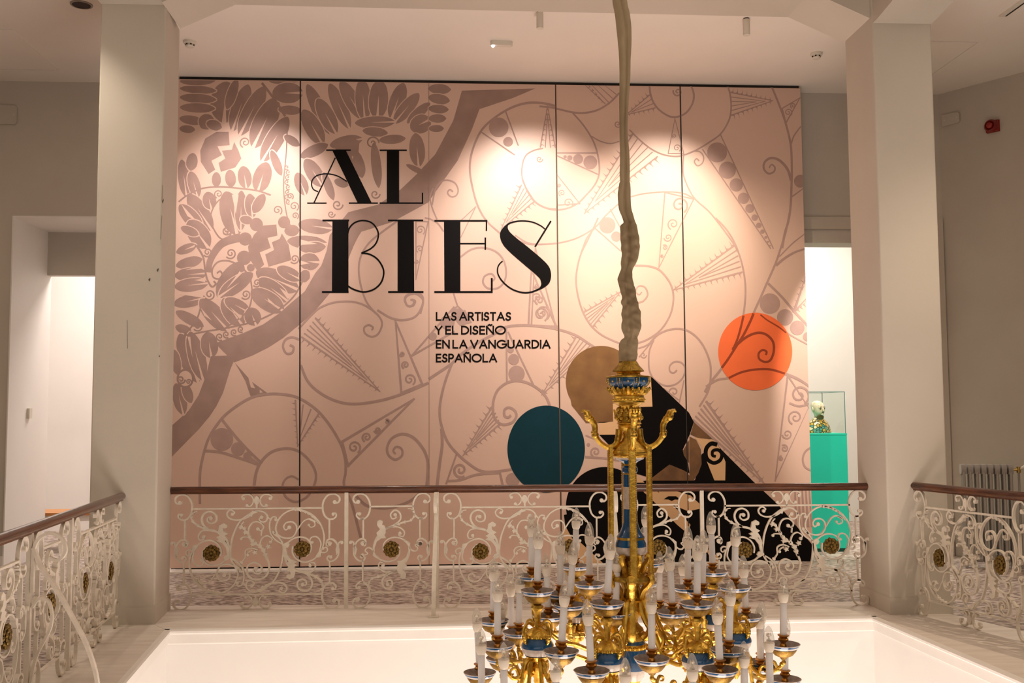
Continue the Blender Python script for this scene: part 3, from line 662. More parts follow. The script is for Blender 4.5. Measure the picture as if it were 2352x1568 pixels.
for p, q, w in (((140, 40), (300, 260), 145), ((70, 90), (210, 150), 60), ((30, 310), (190, 250), 66), ((30, 430), (240, 375), 76), ((20, 520), (280, 500), 95), ((20, 620), (290, 590), 95), ((10, 775), (270, 720), 90), ((30, 850), (250, 970), 76), ((250, 750), (475, 1000), 130), ((20, 980), (150, 1030), 64), ((600, 420), (410, 710), 150), ((690, 510), (420, 700), 110), ((450, 740), (610, 960), 135), ((470, 740), (670, 850), 96), ((760, 490), (1100, 640), 145), ((780, 560), (1010, 740), 115), ((710, 665), (970, 830), 135), ((680, 820), (735, 960), 115), ((940, 455), (1130, 550), 90), ((1040, 210), (1360, 235), 95), ((1140, 275), (1350, 260), 80), ((1135, 390), (1300, 400), 120), ((1135, 510), (1215, 540), 90), ((1135, 60), (1410, 95), 105), ((60, 1070), (210, 1460), 135), ((150, 1050), (255, 1440), 120), ((300, 1040), (335, 1250), 120), ((0, 1200), (30, 1400), 70), ((1000, 120), (1120, 110), 80), ((600, 10), (700, 30), 60)):
    k.petal('E', p, q, w)
k.P('E', [(920, 60), (800, 70), (720, 150), (665, 260), (680, 370), (750, 480), (810, 420), (770, 310), (870, 270), (840, 180), (930, 160)])
k.P('E', [(970, 140), (1030, 240), (1055, 380), (850, 440), (820, 330), (900, 290), (880, 220), (950, 190)])
for x, y, r in ((640, 190, 60), (630, 360, 65), (690, 450, 35), (740, 60, 60), (990, 40, 55)): k.C('E', x, y, r, n=16)
k.S('E', [(600, 175), (450, 220), (370, 300), (320, 400), (310, 490)], 78, 50)
# branch
lo = [(1102, 249), (1084, 297), (1051, 369), (983, 465), (900, 510), (830, 532), (822, 545), (812, 565), (790, 620), (762, 668), (719, 719), (688, 745), (650, 776), (616, 798), (580, 816), (538, 832)]
hi = [(1061, 208), (1041, 277), (1000, 354), (955, 402), (920, 435), (868, 470), (800, 487), (757, 540), (750, 576), (738, 610), (724, 627), (700, 669), (670, 694), (642, 719), (604, 745), (558, 765), (494, 788)]
k.mb.poly([k.pt(*q) for q in lo + hi[::-1]])
k.P('C', [(240, 150), (900, 130), (700, 215), (400, 315)])
k.P('F', [(330, 70), (560, 60), (505, 190), (440, 400), (380, 520), (320, 610), (220, 730), (130, 820), (-20, 975), (-20, 690), (130, 560), (220, 420), (285, 250)])
k.petal('F', (20, 330), (80, 580), 95); k.petal('F', (90, 320), (150, 480), 70); k.C('F', 100, 270, 78, 88)
k.S('A', [(40, 1150), (120, 1090), (250, 1030), (420, 1015), (600, 1030), (750, 1050), (870, 1090)], 15); k.S('A', [(510, 1480), (420, 1480), (350, 1380), (330, 1270), (380, 1160), (470, 1090)], 13)
k.spi('A', 470, 1420, 50, 1.5, 1.5, -1, 13); k.spi('A', 640, 615, 50, 1.5, 2, 1, 12); k.spi('A', 400, 1080, 40, 1.5, 2, 1, 11); k.spi('A', 1785, 620, 60, 1.5, 0, -1, 14); k.spi('A', 1470, 1175, 50, 1.4, 0, 1, 14); k.spi('A', 1415, 1260, 34, 1.4, 0, 1, 11); k.spi('A', 1810, 1080, 44, 1.3, 0, 1, 13)
for y in range(840, 1180, 44): k.spi('A', 1015 + (y % 3) * 6, y, 24, 1.2, 1, 1, 9)
for x, y, r in ((930, 1225, 44), (1080, 1190, 44), (1090, 1275, 32), (1045, 1100, 30)): k.spi('A', x, y, r, 1.5, 1, -1, 11)
k.S('A', [(1020, 450), (1010, 700), (985, 1000), (1010, 1250), (1060, 1400)], 11); k.S('A', [(790, 80), (860, 170), (920, 250), (1000, 380)], 22)
k.S('E', [(200, 250), (260, 350), (280, 480), (300, 560), (340, 620), (375, 595), (355, 570)], 17); k.S('E', [(650, 490), (600, 440), (500, 390), (400, 395), (345, 460), (350, 530), (400, 550), (435, 520), (415, 480), (385, 500)], 15)
for x, y, r in ((300, 310, 42), (510, 320, 50), (480, 110, 46), (320, 690, 50), (645, 690, 46), (745, 585, 40), (1085, 370, 44), (215, 975, 46)): k.spi('E', x, y, r, 1.6, 2.5, -1, 13)
for x, y, r in ((410, 1070, 36), (470, 1050, 33), (540, 1030, 33), (600, 1003, 30)): k.spi('E', x, y, r, 1.4, 1, 1, 13)
k.S('E', [(90, 1060), (300, 1020), (480, 990), (700, 940), (850, 880), (980, 800), (1090, 690), (1160, 560)], 15); k.S('E', [(90, 1060), (200, 920), (240, 800)], 15); k.S('E', [(450, 1000), (650, 850), (700, 700), (690, 560)], 14)
k.P('F', [(545, 125), (700, 300), (845, 405), (760, 425), (690, 435), (640, 290)])
k.done('printed_flower_bed', [PRD, BAN], True)
k = Ink(0.0017)
k.C('F', 100, 270, 60, 68); k.cut('printed_light_slits', BAN); k.P('F', [(665, 250), (700, 300), (730, 360), (690, 350)]); k.cut('printed_light_slits', BAN); k.P('F', [(770, 370), (800, 395), (770, 400)]); k.cut('printed_light_slits', BAN)
k.P('E', [(1140, 195), (1290, 235), (1140, 245)]); k.cut('printed_light_slits', BAN); k.P('E', [(1140, 385), (1220, 410), (1140, 425)]); k.cut('printed_light_slits', BAN); k.P('E', [(470, 640), (590, 480), (610, 500)]); k.cut('printed_light_slits', BAN); k.P('E', [(950, 630), (1060, 700), (1020, 730)]); k.cut('printed_light_slits', BAN); k.P('E', [(840, 720), (940, 810), (850, 760)]); k.cut('printed_light_slits', BAN); k.P('E', [(500, 800), (610, 890), (590, 910)]); k.cut('printed_light_slits', BAN); k.P('E', [(100, 470), (235, 425), (240, 460)]); k.cut('printed_light_slits', BAN); k.P('E', [(180, 560), (280, 545), (280, 580)]); k.cut('printed_light_slits', BAN); k.P('E', [(50, 690), (270, 640), (260, 720)]); k.cut('printed_light_slits', BAN); k.P('E', [(240, 810), (340, 925), (270, 880)]); k.cut('printed_light_slits', BAN); k.P('E', [(120, 1070), (165, 1260), (145, 1070)]); k.cut('printed_light_slits', BAN); k.P('E', [(90, 290), (190, 240), (180, 265)]); k.cut('printed_light_slits', BAN); k.P('A', [(60, 1165), (200, 1320), (120, 1280)]); k.cut('printed_light_slits', BAN); k.P('A', [(520, 1085), (555, 1260), (580, 1085)]); k.cut('printed_light_slits', BAN)
k.done('printed_light_slits', BAN)
k = Ink(0.0020); k.spi('F', 60, 280, 40, 1.6, 0, 1, 17); k.cut('printed_small_spirals', PRD); k.spi('F', 130, 300, 24, 1.4, 0, -1, 12); k.cut('printed_small_spirals', PRD); k.done('printed_small_spirals', PRD)
# ---- figure in the lower right
k = Ink(0.0026)
k.P('P', [(840, 325), (1185, 655), (1230, 740), (1190, 860), (1130, 990), (1180, 1120), (1190, 1200), (1010, 1125), (850, 1245), (690, 1200), (640, 1000), (480, 960), (375, 853), (650, 850), (710, 605), (856, 600)]); k.cut('printed_black_figure', PRK)
k.P('P', [(1430, 930), (1480, 990), (1765, 1275), (1985, 1480), (2345, 1850), (2345, 2015), (800, 2030), (560, 1800), (520, 1300), (860, 1260), (1240, 1262), (1300, 1030)]); k.cut('printed_black_figure', PRK)
k.C('P', 430, 1497, 352, 352, 110); k.cut('printed_black_figure', PRK)
k.P('Q', [(60, 400), (110, 800), (440, 855), (640, 840), (600, 300)]); k.cut('printed_black_figure', PRK)
k.done('printed_black_figure', PRK)
k = Ink(0.0029)
pts = [(395 + 318 * math.cos(math.radians(a)), 375 + 320 * math.sin(math.radians(a))) for a in range(150, 331, 3)]
k.P('P', pts + [(690, 330), (640, 570), (500, 575), (503, 735), (420, 748), (258, 748), (130, 590)])
k.done('printed_ochre_disc', POCH)
k = Ink(0.0029)
k.P('P', [(373, 742), (503, 737), (500, 575), (640, 420), (842, 330), (857, 602), (710, 606), (650, 852), (375, 855)]); k.cut('printed_cream_face', PCRE)
k.P('P', [(1240, 880), (1400, 900), (1460, 970), (1515, 1100), (1512, 1266), (1415, 1266), (1340, 1080), (1290, 950)]); k.cut('printed_cream_face', PCRE)
k.P('Q', [(730, 150), (960, 150), (1130, 205), (1200, 225), (1292, 310), (1282, 345), (1180, 368), (1040, 310), (1200, 490), (1170, 565), (1080, 490), (900, 310), (800, 215)]); k.cut('printed_cream_face', PCRE)
k.P('Q', [(55, 470), (150, 640), (200, 640), (330, 760), (430, 850), (60, 855)]); k.cut('printed_cream_face', PCRE); k.P('Q', [(690, 0), (740, 60), (785, 110), (690, 110)]); k.cut('printed_cream_face', PCRE); k.P('Q', [(1325, 690), (1450, 775), (1455, 820), (1400, 828)]); k.cut('printed_cream_face', PCRE)
k.done('printed_cream_face', PCRE)
k = Ink(0.0029)
k.P('P', [(1232, 742), (1395, 892), (1310, 905), (1198, 850)]); k.cut('printed_brown_fingers', PBRN); k.P('P', [(1190, 870), (1250, 900), (1295, 990), (1300, 1120), (1270, 1200), (1230, 1262), (1190, 1262)]); k.cut('printed_brown_fingers', PBRN); k.P('P', [(1130, 1000), (1188, 900), (1188, 1115), (1140, 1040)]); k.cut('printed_brown_fingers', PBRN); k.P('P', [(850, 1245), (1010, 1122), (1150, 1180), (1235, 1268), (850, 1268)]); k.cut('printed_brown_fingers', PBRN); k.P('Q', [(840, 150), (905, 150), (918, 205), (890, 180)]); k.cut('printed_brown_fingers', PBRN)
k.done('printed_brown_fingers', PBRN)
k = Ink(0.0032)
k.S('P', [(1440, 945), (1385, 935), (1340, 985), (1345, 1065), (1405, 1108), (1465, 1085), (1482, 1030), (1450, 992), (1402, 1000), (1398, 1040), (1428, 1050)], 40, 26)
k.cut('printed_black_curl', PRK); k.P('Q', [(955, 260), (1000, 232), (1070, 232), (1110, 265), (1060, 262), (1030, 275), (1000, 262)]); k.cut('printed_black_curl', PRK); k.done('printed_black_curl', PRK)
# ---- discs
k = Ink(0.0032); k.C('N', 1254.5, 1031, 89, 100, 110); k.done('printed_teal_disc', PTEAL)
k = Ink(0.0032); k.C('N', 1734.6, 807, 85, 89, 110); k.done('printed_orange_disc', PORA)
k = Ink(0.0036)
k.S('H', [(1540, 1180), (1640, 1090), (1740, 1040), (1830, 1045), (1900, 1110), (1910, 1200), (1880, 1280), (1830, 1297), (1780, 1270), (1775, 1220), (1810, 1190), (1845, 1205), (1838, 1235)], 24, 18); k.cut('printed_rust_lines', PORD)
k.S('H', [(1505, 1442), (1620, 1390), (1750, 1365), (1880, 1365), (2010, 1402)], 20); k.cut('printed_rust_lines', PORD); k.S('H', [(1790, 872), (1850, 920), (1950, 980), (2022, 1035)], 13); k.cut('printed_rust_lines', PORD)
k.S('H', [(1728, 860), (1700, 930), (1640, 1050), (1570, 1160), (1500, 1270), (1442, 1350)], 22); k.cut('printed_rust_lines', PORD); k.S('H', [(1638, 880), (1610, 1000), (1580, 1100), (1540, 1190)], 20); k.cut('printed_rust_lines', PORD)
k.done('printed_rust_lines', PORD)
# ---- lettering
k = Ink(0.0034); B = 'B'
k.L(B, [(238, 97), (448, 97)], 13); k.P(B, [(285, 95), (407, 95), (645, 577), (518, 577)]); k.L(B, [(312, 170), (122, 570)], 11); k.L(B, [(66, 573), (230, 573)], 11); k.L(B, [(442, 573), (692, 573)], 12)
k.S(B, [(418, 378), (330, 328), (235, 309), (150, 325), (108, 365), (101, 410), (118, 450), (160, 470)], 11)
k.cut('title_letter', PRK); k.L(B, [(720, 98), (952, 98)], 13); k.P(B, [(778, 95), (889, 95), (889, 577), (778, 577)]); k.L(B, [(720, 573), (1100, 573)], 13); k.L(B, [(1099, 571), (1099, 486)], 12)
k.cut('title_letter', PRK); k.L(B, [(206, 729), (430, 729)], 16); k.P(B, [(288, 722), (432, 722), (432, 1381), (284, 1381)]); k.L(B, [(202, 1373), (425, 1373)], 17)
k.S(B, [(425, 850), (440, 800), (485, 752), (560, 730), (640, 750), (690, 810), (701, 870), (680, 935), (630, 985), (548, 1024)], 14)
k.S(B, [(548, 1024), (620, 1033), (690, 1075), (738, 1145), (750, 1210), (725, 1290), (660, 1350), (570, 1373), (480, 1350), (425, 1318)], 15)
k.cut('title_letter', PRK); k.L(B, [(796, 729), (1098, 729)], 15); k.P(B, [(875, 722), (1021, 722), (1025, 1381), (875, 1381)]); k.L(B, [(798, 1373), (1100, 1373)], 17)
k.cut('title_letter', PRK); k.L(B, [(1214, 733), (1676, 733)], 16); k.L(B, [(1675, 735), (1675, 816)], 13); k.P(B, [(1293, 728), (1440, 728), (1440, 1380), (1297, 1380)]); k.L(B, [(1437, 938), (1662, 938)], 13); k.L(B, [(1665, 890), (1665, 986)], 14); k.L(B, [(1214, 1373), (1722, 1373)], 17); k.L(B, [(1723, 1373), (1723, 1256)], 17)
k.cut('title_letter', PRK); k.P(B, [(1895, 745), (1872, 770), (1868, 800), (1890, 838), (1960, 900), (2050, 970), (2190, 1090), (2243, 1155), (2258, 1225), (2242, 1290), (2200, 1330), (2140, 1358), (2165, 1315), (2165, 1280), (2140, 1235), (2000, 1115), (1870, 1000), (1815, 930), (1797, 870), (1806, 820), (1840, 782)], 4)
k.S(B, [(1840, 790), (1890, 752), (1980, 734), (2080, 742), (2160, 775), (2205, 810)], 16, 11); k.L(B, [(2252, 740), (2116, 960)], 15)
k.S(B, [(2165, 1340), (2080, 1374), (2000, 1378), (1910, 1350), (1830, 1290), (1782, 1220), (1775, 1165), (1790, 1125), (1820, 1095)], 16, 11)
k.done('title_letter', PRK)
def arc(cx, cy, r, a0, a1, n=12, ry=None):
    ry = r if ry is None else ry
    return [(cx + r * math.cos(math.radians(a0 + (a1 - a0) * i / n)), cy + ry * math.sin(math.radians(a0 + (a1 - a0) * i / n))) for i in range(n + 1)]
FONT = {'L': (.48, [[(0, 1), (0, 0), (.46, 0)]]), 'A': (.74, [[(0, 0), (.37, 1), (.74, 0)], [(.14, .32), (.60, .32)]]),
 'S': (.46, [arc(.25, .75, .20, 25, 240, 10, .25) + arc(.20, .25, .24, 60, -155, 10, .25)]),
 'R': (.52, [[(0, 0), (0, 1), (.22, 1)] + arc(.24, .74, .24, 90, -90, 10, .26) + [(0, .48)], [(.22, .48), (.52, 0)]]),
 'T': (.52, [[(.26, 0), (.26, 1)], [(0, 1), (.52, 1)]]), 'I': (.0, [[(0, 0), (0, 1)]]), 'Y': (.62, [[(0, 1), (.31, .47), (.62, 1)], [(.31, .47), (.31, 0)]]),
 'E': (.44, [[(.44, 1), (0, 1), (0, 0), (.44, 0)], [(0, .53), (.40, .53)]]), 'D': (.66, [[(0, 0), (0, 1), (.2, 1)] + arc(.2, .5, .46, 90, -90, 14, .5) + [(0, 0)]]),
 'N': (.66, [[(0, 0), (0, 1), (.66, 0), (.66, 1)]]), 'Ñ': (.66, [[(0, 0), (0, 1), (.66, 0), (.66, 1)], [(.16, 1.17), (.26, 1.23), (.40, 1.17), (.50, 1.23)]]),
 'O': (.96, [arc(.48, .5, .48, 0, 360, 28, .5)]), 'V': (.72, [[(0, 1), (.36, 0), (.72, 1)]]), 'G': (.92, [arc(.48, .5, .48, 50, 360, 24, .5) + [(.55, .5)]]),
 'U': (.60, [[(0, 1), (0, .3)] + arc(.30, .3, .30, 180, 360, 12, .3) + [(.60, 1)]]), 'P': (.46, [[(0, 0), (0, 1), (.2, 1)] + arc(.22, .73, .24, 90, -90, 10, .27) + [(0, .46)]])}
k = Ink(0.0034)
for txt, x0, x1, yb, h in (('LAS ARTISTAS', 757, 1390, 129, 62), ('Y EL DISEÑO', 748, 1345, 248, 63), ('EN LA VANGUARDIA', 757, 1728, 368, 63), ('ESPAÑOLA', 757, 1270, 486, 62)):
    gap = .24; tot = -gap
    for ch in txt: tot += .20 if ch == ' ' else FONT[ch][0] + gap
    sx = (x1 - x0) / tot; x = 0.0
    for ch in txt:
        if ch == ' ': x += .20; continue
        wd, st = FONT[ch]
        for ln in st: k.L('G', [(x0 + (x + a) * sx, yb - b * h) for a, b in ln], 13)
        x += wd + gap
        k.cut('subtitle_letter', PRK)
# ================================================================ wrought iron railings
KV = 0.925 / 985.0
uv = lambda x, y, x0: ((x - x0) * KV, (1136 - y) * KV)
DEP = 0.011
def plane(u, v, d): return (u, d, v)
class Iron:
    """one scroll piece drawn in drawing units (x right, y down), panel centre (cx, cy) for the turned copy"""
    def __init__(s, x0, turn=None, mirror=None, vmir=None, dep=DEP): s.mb = MB(); s.x0 = x0; s.turn = turn; s.mx = mirror; s.vm = vmir; s.dep = dep
    def T(s, pts):
        if s.mx is not None: pts = [(2 * s.mx - x, y) for x, y in pts]
        if s.vm is not None: pts = [(x, 2 * s.vm - y) for x, y in pts]
        if s.turn: pts = [(2 * s.turn[0] - x, 2 * s.turn[1] - y) for x, y in pts]
        return [uv(x, y, s.x0) for x, y in pts]
    def S(s, pts, w=13, w2=None, n=5, eye=0, dep=None):
        P = sm(s.T(pts), n); m = len(P); w2 = w if w2 is None else w2; d = dep or s.dep
        s.mb.bar(P, [(w + (w2 - w) * i / (m - 1)) * KV for i in range(m)], plane, -d, d)
        if eye: s.eye(pts[-1], eye)
    def eye(s, c, r):
        c = s.T([c])[0]; r *= KV
        s.mb.prism([(c[0] + r * math.cos(2 * PI * i / 10), c[1] + r * math.sin(2 * PI * i / 10)) for i in range(10)], plane, -s.dep * 1.15, s.dep * 1.15)
    def L(s, a, b, w=12): s.mb.bar(s.T([a, b]), w * KV, plane, -s.dep, s.dep)
    def P(s, pts, d=1.0, ns=0):
        Q = s.T(pts)
        if ns: Q = sm(Q, ns, True)
        s.mb.prism(Q, plane, -s.dep * d, s.dep * d)
    def mesh(s, name): return s.mb.mesh(name, IRON)
def corner(x0, ox, mirror=None, vmir=None):
    k = Iron(x0, mirror=mirror, vmir=vmir); f = lambda P: [(x + ox, y) for x, y in P]
    k.S(f([(112, 380), (140, 383), (176, 352), (193, 292), (186, 232), (152, 182), (102, 168), (60, 190), (52, 224), (72, 246), (92, 238)]), 14, eye=17)
    k.S(f([(140, 383), (105, 382), (80, 358), (86, 334), (104, 340)]), 13, eye=14)
    return k.mesh('corner_scroll')
def side(x0, ox, mirror=None):
    k = Iron(x0, mirror=mirror); f = lambda P: [(x + ox, y) for x, y in P]
    k.S(f([(135, 606), (118, 588), (132, 574), (158, 584), (156, 604), (142, 612)]), 10)
    k.S(f([(160, 592), (152, 562), (120, 551), (84, 575), (58, 628), (62, 690), (92, 728), (130, 738), (152, 716), (140, 694), (122, 702)]), 13, eye=13)
    k.eye((132 + ox, 594), 15)
    k.S(f([(62, 612), (56, 584), (40, 572), (27, 578)]), 14, 10); k.eye((30 + ox, 580), 14)
    k.P(f([(56, 610), (70, 596), (84, 640), (74, 690), (60, 660)]))
    return k.mesh('side_scroll')
def crest(x0, cx, vmir=None):
    k = Iron(x0, vmir=vmir)
    for mx in (None, cx):
        k.mx = mx; f = lambda P: [(x - 727 + cx, y) for x, y in P]
        k.S(f([(618, 208), (602, 192), (625, 172), (668, 172), (697, 205), (695, 245), (668, 272), (648, 262)]), 13, 10, eye=13); k.eye((615 - 727 + cx, 205), 14)
    k.mx = None
    k.P([(cx + 24 * math.cos(a * PI / 6), 220 + 36 * math.sin(a * PI / 6)) for a in range(12)], 1.4)
    k.P([(cx - 8, 250), (cx + 8, 250), (cx + 8, 290), (cx - 8, 290)])
    return k.mesh('crest_scroll')
def leafy(k, pts, w, n=9, h=1.0):
    """tapered stem with small pointed lobes on both sides"""
    P = sm(pts, 6); m = len(P); k.S(pts, w, w * 0.35)
    for i in range(n):
        t = 0.1 + 0.75 * i / n; j = int(t * (m - 1)); a, b = P[j], P[min(j + 1, m - 1)]
        dx, dy = b[0] - a[0], b[1] - a[1]; L = math.hypot(dx, dy) or 1; dx /= L; dy /= L
        for sd in (1, -1):
            hh = w * 0.95 * h * (1 - 0.5 * t); nx, ny = -dy * sd, dx * sd
            k.P([(a[0] - dx * w * .5, a[1] - dy * w * .5), (a[0] + nx * hh * .8, a[1] + ny * hh * .8), (a[0] + nx * hh + dx * w * .9, a[1] + ny * hh + dy * w * .9), (a[0] + dx * w * .7, a[1] + dy * w * .7)], 1.25)
def rosette(x0, x, y, r=71):
    mb = MB(); c = uv(x, y, x0); R = r * KV; rnd = random.Random(3)
    N = 11
    mb.prism([(c[0] + R * 0.93 * math.cos(2 * PI * i / 22), c[1] + R * 0.93 * math.sin(2 * PI * i / 22)) for i in range(22)], plane, -0.006, 0.006)
    for ring, (rr, pr, n, z) in enumerate(((0.76, 0.24, N, 0.010), (0.44, 0.22, 8, 0.017))):
        for i in range(n):
            a = 2 * PI * (i + 0.5 * ring) / n
            for sd in (-1, 1): mb.ball((c[0] + R * rr * math.cos(a), sd * z, c[1] + R * rr * math.sin(a)), R * pr * rnd.uniform(.85, 1.1), 0, 6, 4, (1, 0.45, 1))
    for sd in (-1, 1): mb.ball((c[0], sd * 0.02, c[1]), R * 0.2, 0, 8, 5, (1, .6, 1))
    return mb.mesh('rosette', BRONZE)
def wide_meshes():
    X0 = 735; C = (735, 650); out = []
    fr = Iron(X0); fr.L((185, 290), (1285, 288), 13)
    k = Iron(X0); k.L((185, 1012), (1285, 1012), 12); out.append(('rail_bar', k.mesh('rail_bar')))
    for mx in (None, 735):
        k = Iron(X0, mirror=mx); k.L((136, 378), (136, 556), 13); out.append(('upright_bar', k.mesh('upright_bar')))
        k = Iron(X0, mirror=mx); k.L((131, 736), (131, 918), 12); out.append(('upright_bar', k.mesh('upright_bar')))
    for mx in (None, 735):
        for vm in (None, 653): out.append(('corner_scroll', corner(X0, 0, mx, vm)))
        out.append(('side_scroll', side(X0, 0, mx)))
    out.append(('crest_scroll', crest(X0, 730))); out.append(('crest_scroll', crest(X0, 730, 648)))
    for tn in (None, C):
        k = Iron(X0, tn)
        k.S([(505, 690), (450, 745), (385, 767), (320, 752), (287, 700), (292, 640), (330, 600)], 13, 8)
        k.S([(436, 690), (440, 640), (408, 585), (345, 556), (272, 575), (216, 628), (184, 700), (180, 780), (202, 860), (252, 930), (322, 980), (400, 1002), (470, 990), (532, 950), (570, 890), (580, 830), (552, 778), (492, 758), (438, 770), (407, 820), (412, 868), (445, 895), (492, 890), (514, 858), (498, 828), (468, 850)], 13, 11, eye=16)
        k.S([(215, 650), (204, 715), (235, 765), (280, 766), (296, 736), (278, 722)], 12, 9, eye=12)
        k.S([(250, 895), (300, 920), (350, 900), (400, 830)], 12, 9); k.S([(300, 915), (262, 895), (258, 862), (290, 850), (306, 870)], 10, 8, eye=10)
        k.S([(512, 690), (504, 610), (470, 530), (400, 482), (332, 465), (286, 420), (275, 368), (300, 325), (350, 314), (392, 345), (392, 396), (352, 412), (322, 390), (330, 362), (352, 368)], 19, 11, eye=16)
        k.S([(340, 468), (275, 478), (250, 520), (262, 552), (296, 546), (292, 528)], 12, 9, eye=14)
        k.S([(205, 640), (170, 636), (150, 655), (160, 680), (186, 672)], 11, 9, eye=12)
        k.P([(206, 600), (250, 590), (244, 612), (212, 660), (196, 650)], 1.3); k.P([(475, 682), (512, 672), (512, 712), (478, 730), (462, 705)], 1.3)
        out.append(('main_scroll', k.mesh('main_scroll')))
        k = Iron(X0, tn)
        k.P([(416, 470), (424, 430), (460, 412), (486, 428), (486, 448), (470, 456), (452, 452), (456, 480), (492, 502), (470, 516), (496, 552), (470, 560), (508, 615), (514, 694), (495, 692), (482, 622), (450, 578), (398, 562), (422, 546), (398, 530), (428, 514), (404, 490)], 1.5)
        out.append(('acanthus_leaf', k.mesh('acanthus_leaf'))); k = Iron(X0, tn)
        leafy(k, [(335, 465), (262, 440), (205, 400), (186, 350), (210, 318), (240, 312)], 17, 5)
        out.append(('leaf_spray', k.mesh('leaf_spray'))); k = Iron(X0, tn)
        leafy(k, [(430, 1002), (350, 985), (280, 945), (225, 880)], 15, 5)
        out.append(('leaf_spray', k.mesh('leaf_spray')))
        k = Iron(X0, tn)
        k.S([(580, 800), (520, 708), (520, 600), (542, 500), (590, 402), (660, 342), (720, 312), (780, 315), (818, 350), (812, 393), (776, 404), (752, 380), (772, 362)], 14, 11, eye=15)
        k.S([(705, 325), (640, 370), (560, 386), (502, 368), (484, 330), (512, 300), (546, 318), (530, 336)], 13, 11, eye=14)
        k.S([(522, 710), (582, 746), (622, 802), (632, 880), (612, 934), (578, 938), (578, 916)], 12, 10, eye=14); k.S([(555, 770), (590, 790), (600, 810)], 12, 9, eye=13)
        k.P([(660, 345), (700, 305), (745, 320), (700, 335), (690, 360)], 1.4); k.S([(818, 350), (835, 375), (848, 380)], 10, 8)
        out.append(('lyre_scroll', k.mesh('lyre_scroll')))
        out.append(('rosette', rosette(X0, 358 if not tn else 2 * 735 - 358, 665 if not tn else 635)))
    k = Iron(X0)
    k.S([(815, 700), (838, 770), (820, 850), (758, 888), (692, 880), (655, 835), (660, 775), (708, 745), (760, 764), (778, 810), (752, 840), (720, 832), (708, 805), (728, 796)], 15, 11, eye=17)
    k.S([(752, 620), (775, 545), (820, 520), (862, 545), (848, 572)], 11, 9, eye=13); k.S([(745, 640), (690, 622), (642, 645), (640, 700), (610, 742)], 11, 9, eye=13); k.S([(680, 555), (662, 480), (690, 415), (745, 402), (788, 440), (770, 476), (742, 462)], 12, 10, eye=15); k.S([(775, 470), (770, 520)], 9)
    k.S([(700, 640), (665, 660), (660, 680)], 9, 8, eye=12); k.S([(662, 530), (620, 530), (606, 545)], 10, 8, eye=11)
    out.append(('flower_scroll', k.mesh('flower_scroll')))
    k = Iron(X0)
    leafy(k, [(820, 720), (800, 665), (768, 615), (710, 575), (670, 525), (640, 470), (605, 430), (628, 400)], 20, 8, 1.1)
    for c in ((795, 640), (830, 610), (720, 660), (700, 590), (640, 490), (602, 448)): k.P([(c[0] + (24 if i % 2 else 12) * math.cos(i * PI / 5), c[1] + (24 if i % 2 else 12) * math.sin(i * PI / 5)) for i in range(10)], 1.3)
    out.append(('flower_leaves', k.mesh('flower_leaves')))
    return fr.mesh('scroll_panel'), out
def narrow_meshes():
    X0 = 1847; C = (1847, 641); out = []
    fr = Iron(X0); fr.L((1662, 279), (2034, 277), 13)
    k = Iron(X0); k.L((1664, 1003), (2032, 1003), 12); out.append(('rail_bar', k.mesh('rail_bar')))
    for mx in (None, 1847):
        k = Iron(X0, mirror=mx); k.L((1609, 372), (1609, 548), 13); out.append(('upright_bar', k.mesh('upright_bar')))
        k = Iron(X0, mirror=mx); k.L((1606, 730), (1606, 905), 12); out.append(('upright_bar', k.mesh('upright_bar')))
    for mx in (None, 1847):
        for vm in (None, 650): out.append(('corner_scroll', corner(X0, 1473, mx, vm)))
        out.append(('side_scroll', side(X0, 1473, mx)))
    for tn in (None, C):
        k = Iron(X0, tn)
        k.S([(1700, 690), (1698, 620), (1722, 545), (1786, 475), (1868, 437), (1920, 390), (1916, 335), (1876, 310), (1840, 342), (1850, 380), (1884, 374), (1878, 348)], 17, 11, eye=15)
        k.S([(1800, 462), (1895, 450), (1952, 488), (1945, 532), (1908, 522), (1918, 505)], 12, 9, eye=14)
        k.S([(1700, 672), (1742, 720), (1805, 742), (1872, 730), (1912, 688), (1915, 640), (1900, 610)], 13, 9)
        k.S([(1700, 690), (1690, 645), (1650, 625), (1626, 650), (1648, 676), (1610, 690)], 12, 9); k.eye((1605, 688), 15)
        k.P([(1698, 655), (1720, 690), (1745, 712), (1722, 716), (1690, 690)], 1.4)
        out.append(('main_scroll', k.mesh('main_scroll')))
        k = Iron(X0, tn)
        k.P([(1725, 430), (1730, 400), (1752, 393), (1774, 404), (1768, 432), (1788, 440), (1798, 470), (1800, 500), (1788, 520), (1800, 545), (1762, 548), (1725, 575), (1708, 620), (1700, 610), (1706, 570), (1735, 535), (1720, 500), (1752, 470), (1735, 450)], 1.5)
        out.append(('acanthus_leaf', k.mesh('acanthus_leaf'))); k = Iron(X0, tn)
        leafy(k, [(1872, 440), (1940, 415), (2005, 398), (2038, 355), (2022, 305), (1982, 298)], 16, 5)
        out.append(('leaf_spray', k.mesh('leaf_spray')))
    out.append(('rosette', rosette(X0, 1847, 641)))
    return fr.mesh('scroll_panel'), out
WIDE = wide_meshes(); NARROW = narrow_meshes()
WNOM, NNOM = 1440 * KV, 720 * KV
def panel(parent, P, D, u, kind, width):
    fr, parts = WIDE if kind == 'w' else NARROW
    o = link('scroll_panel', fr, parent)
    o.matrix_local = D @ Matrix.Translation((u, 0, 0)) @ Matrix.Diagonal((width / (WNOM if kind == 'w' else NNOM), 1, 1, 1))
    for nm, me in parts: link(nm, me, o)
    return o
BRACE = None
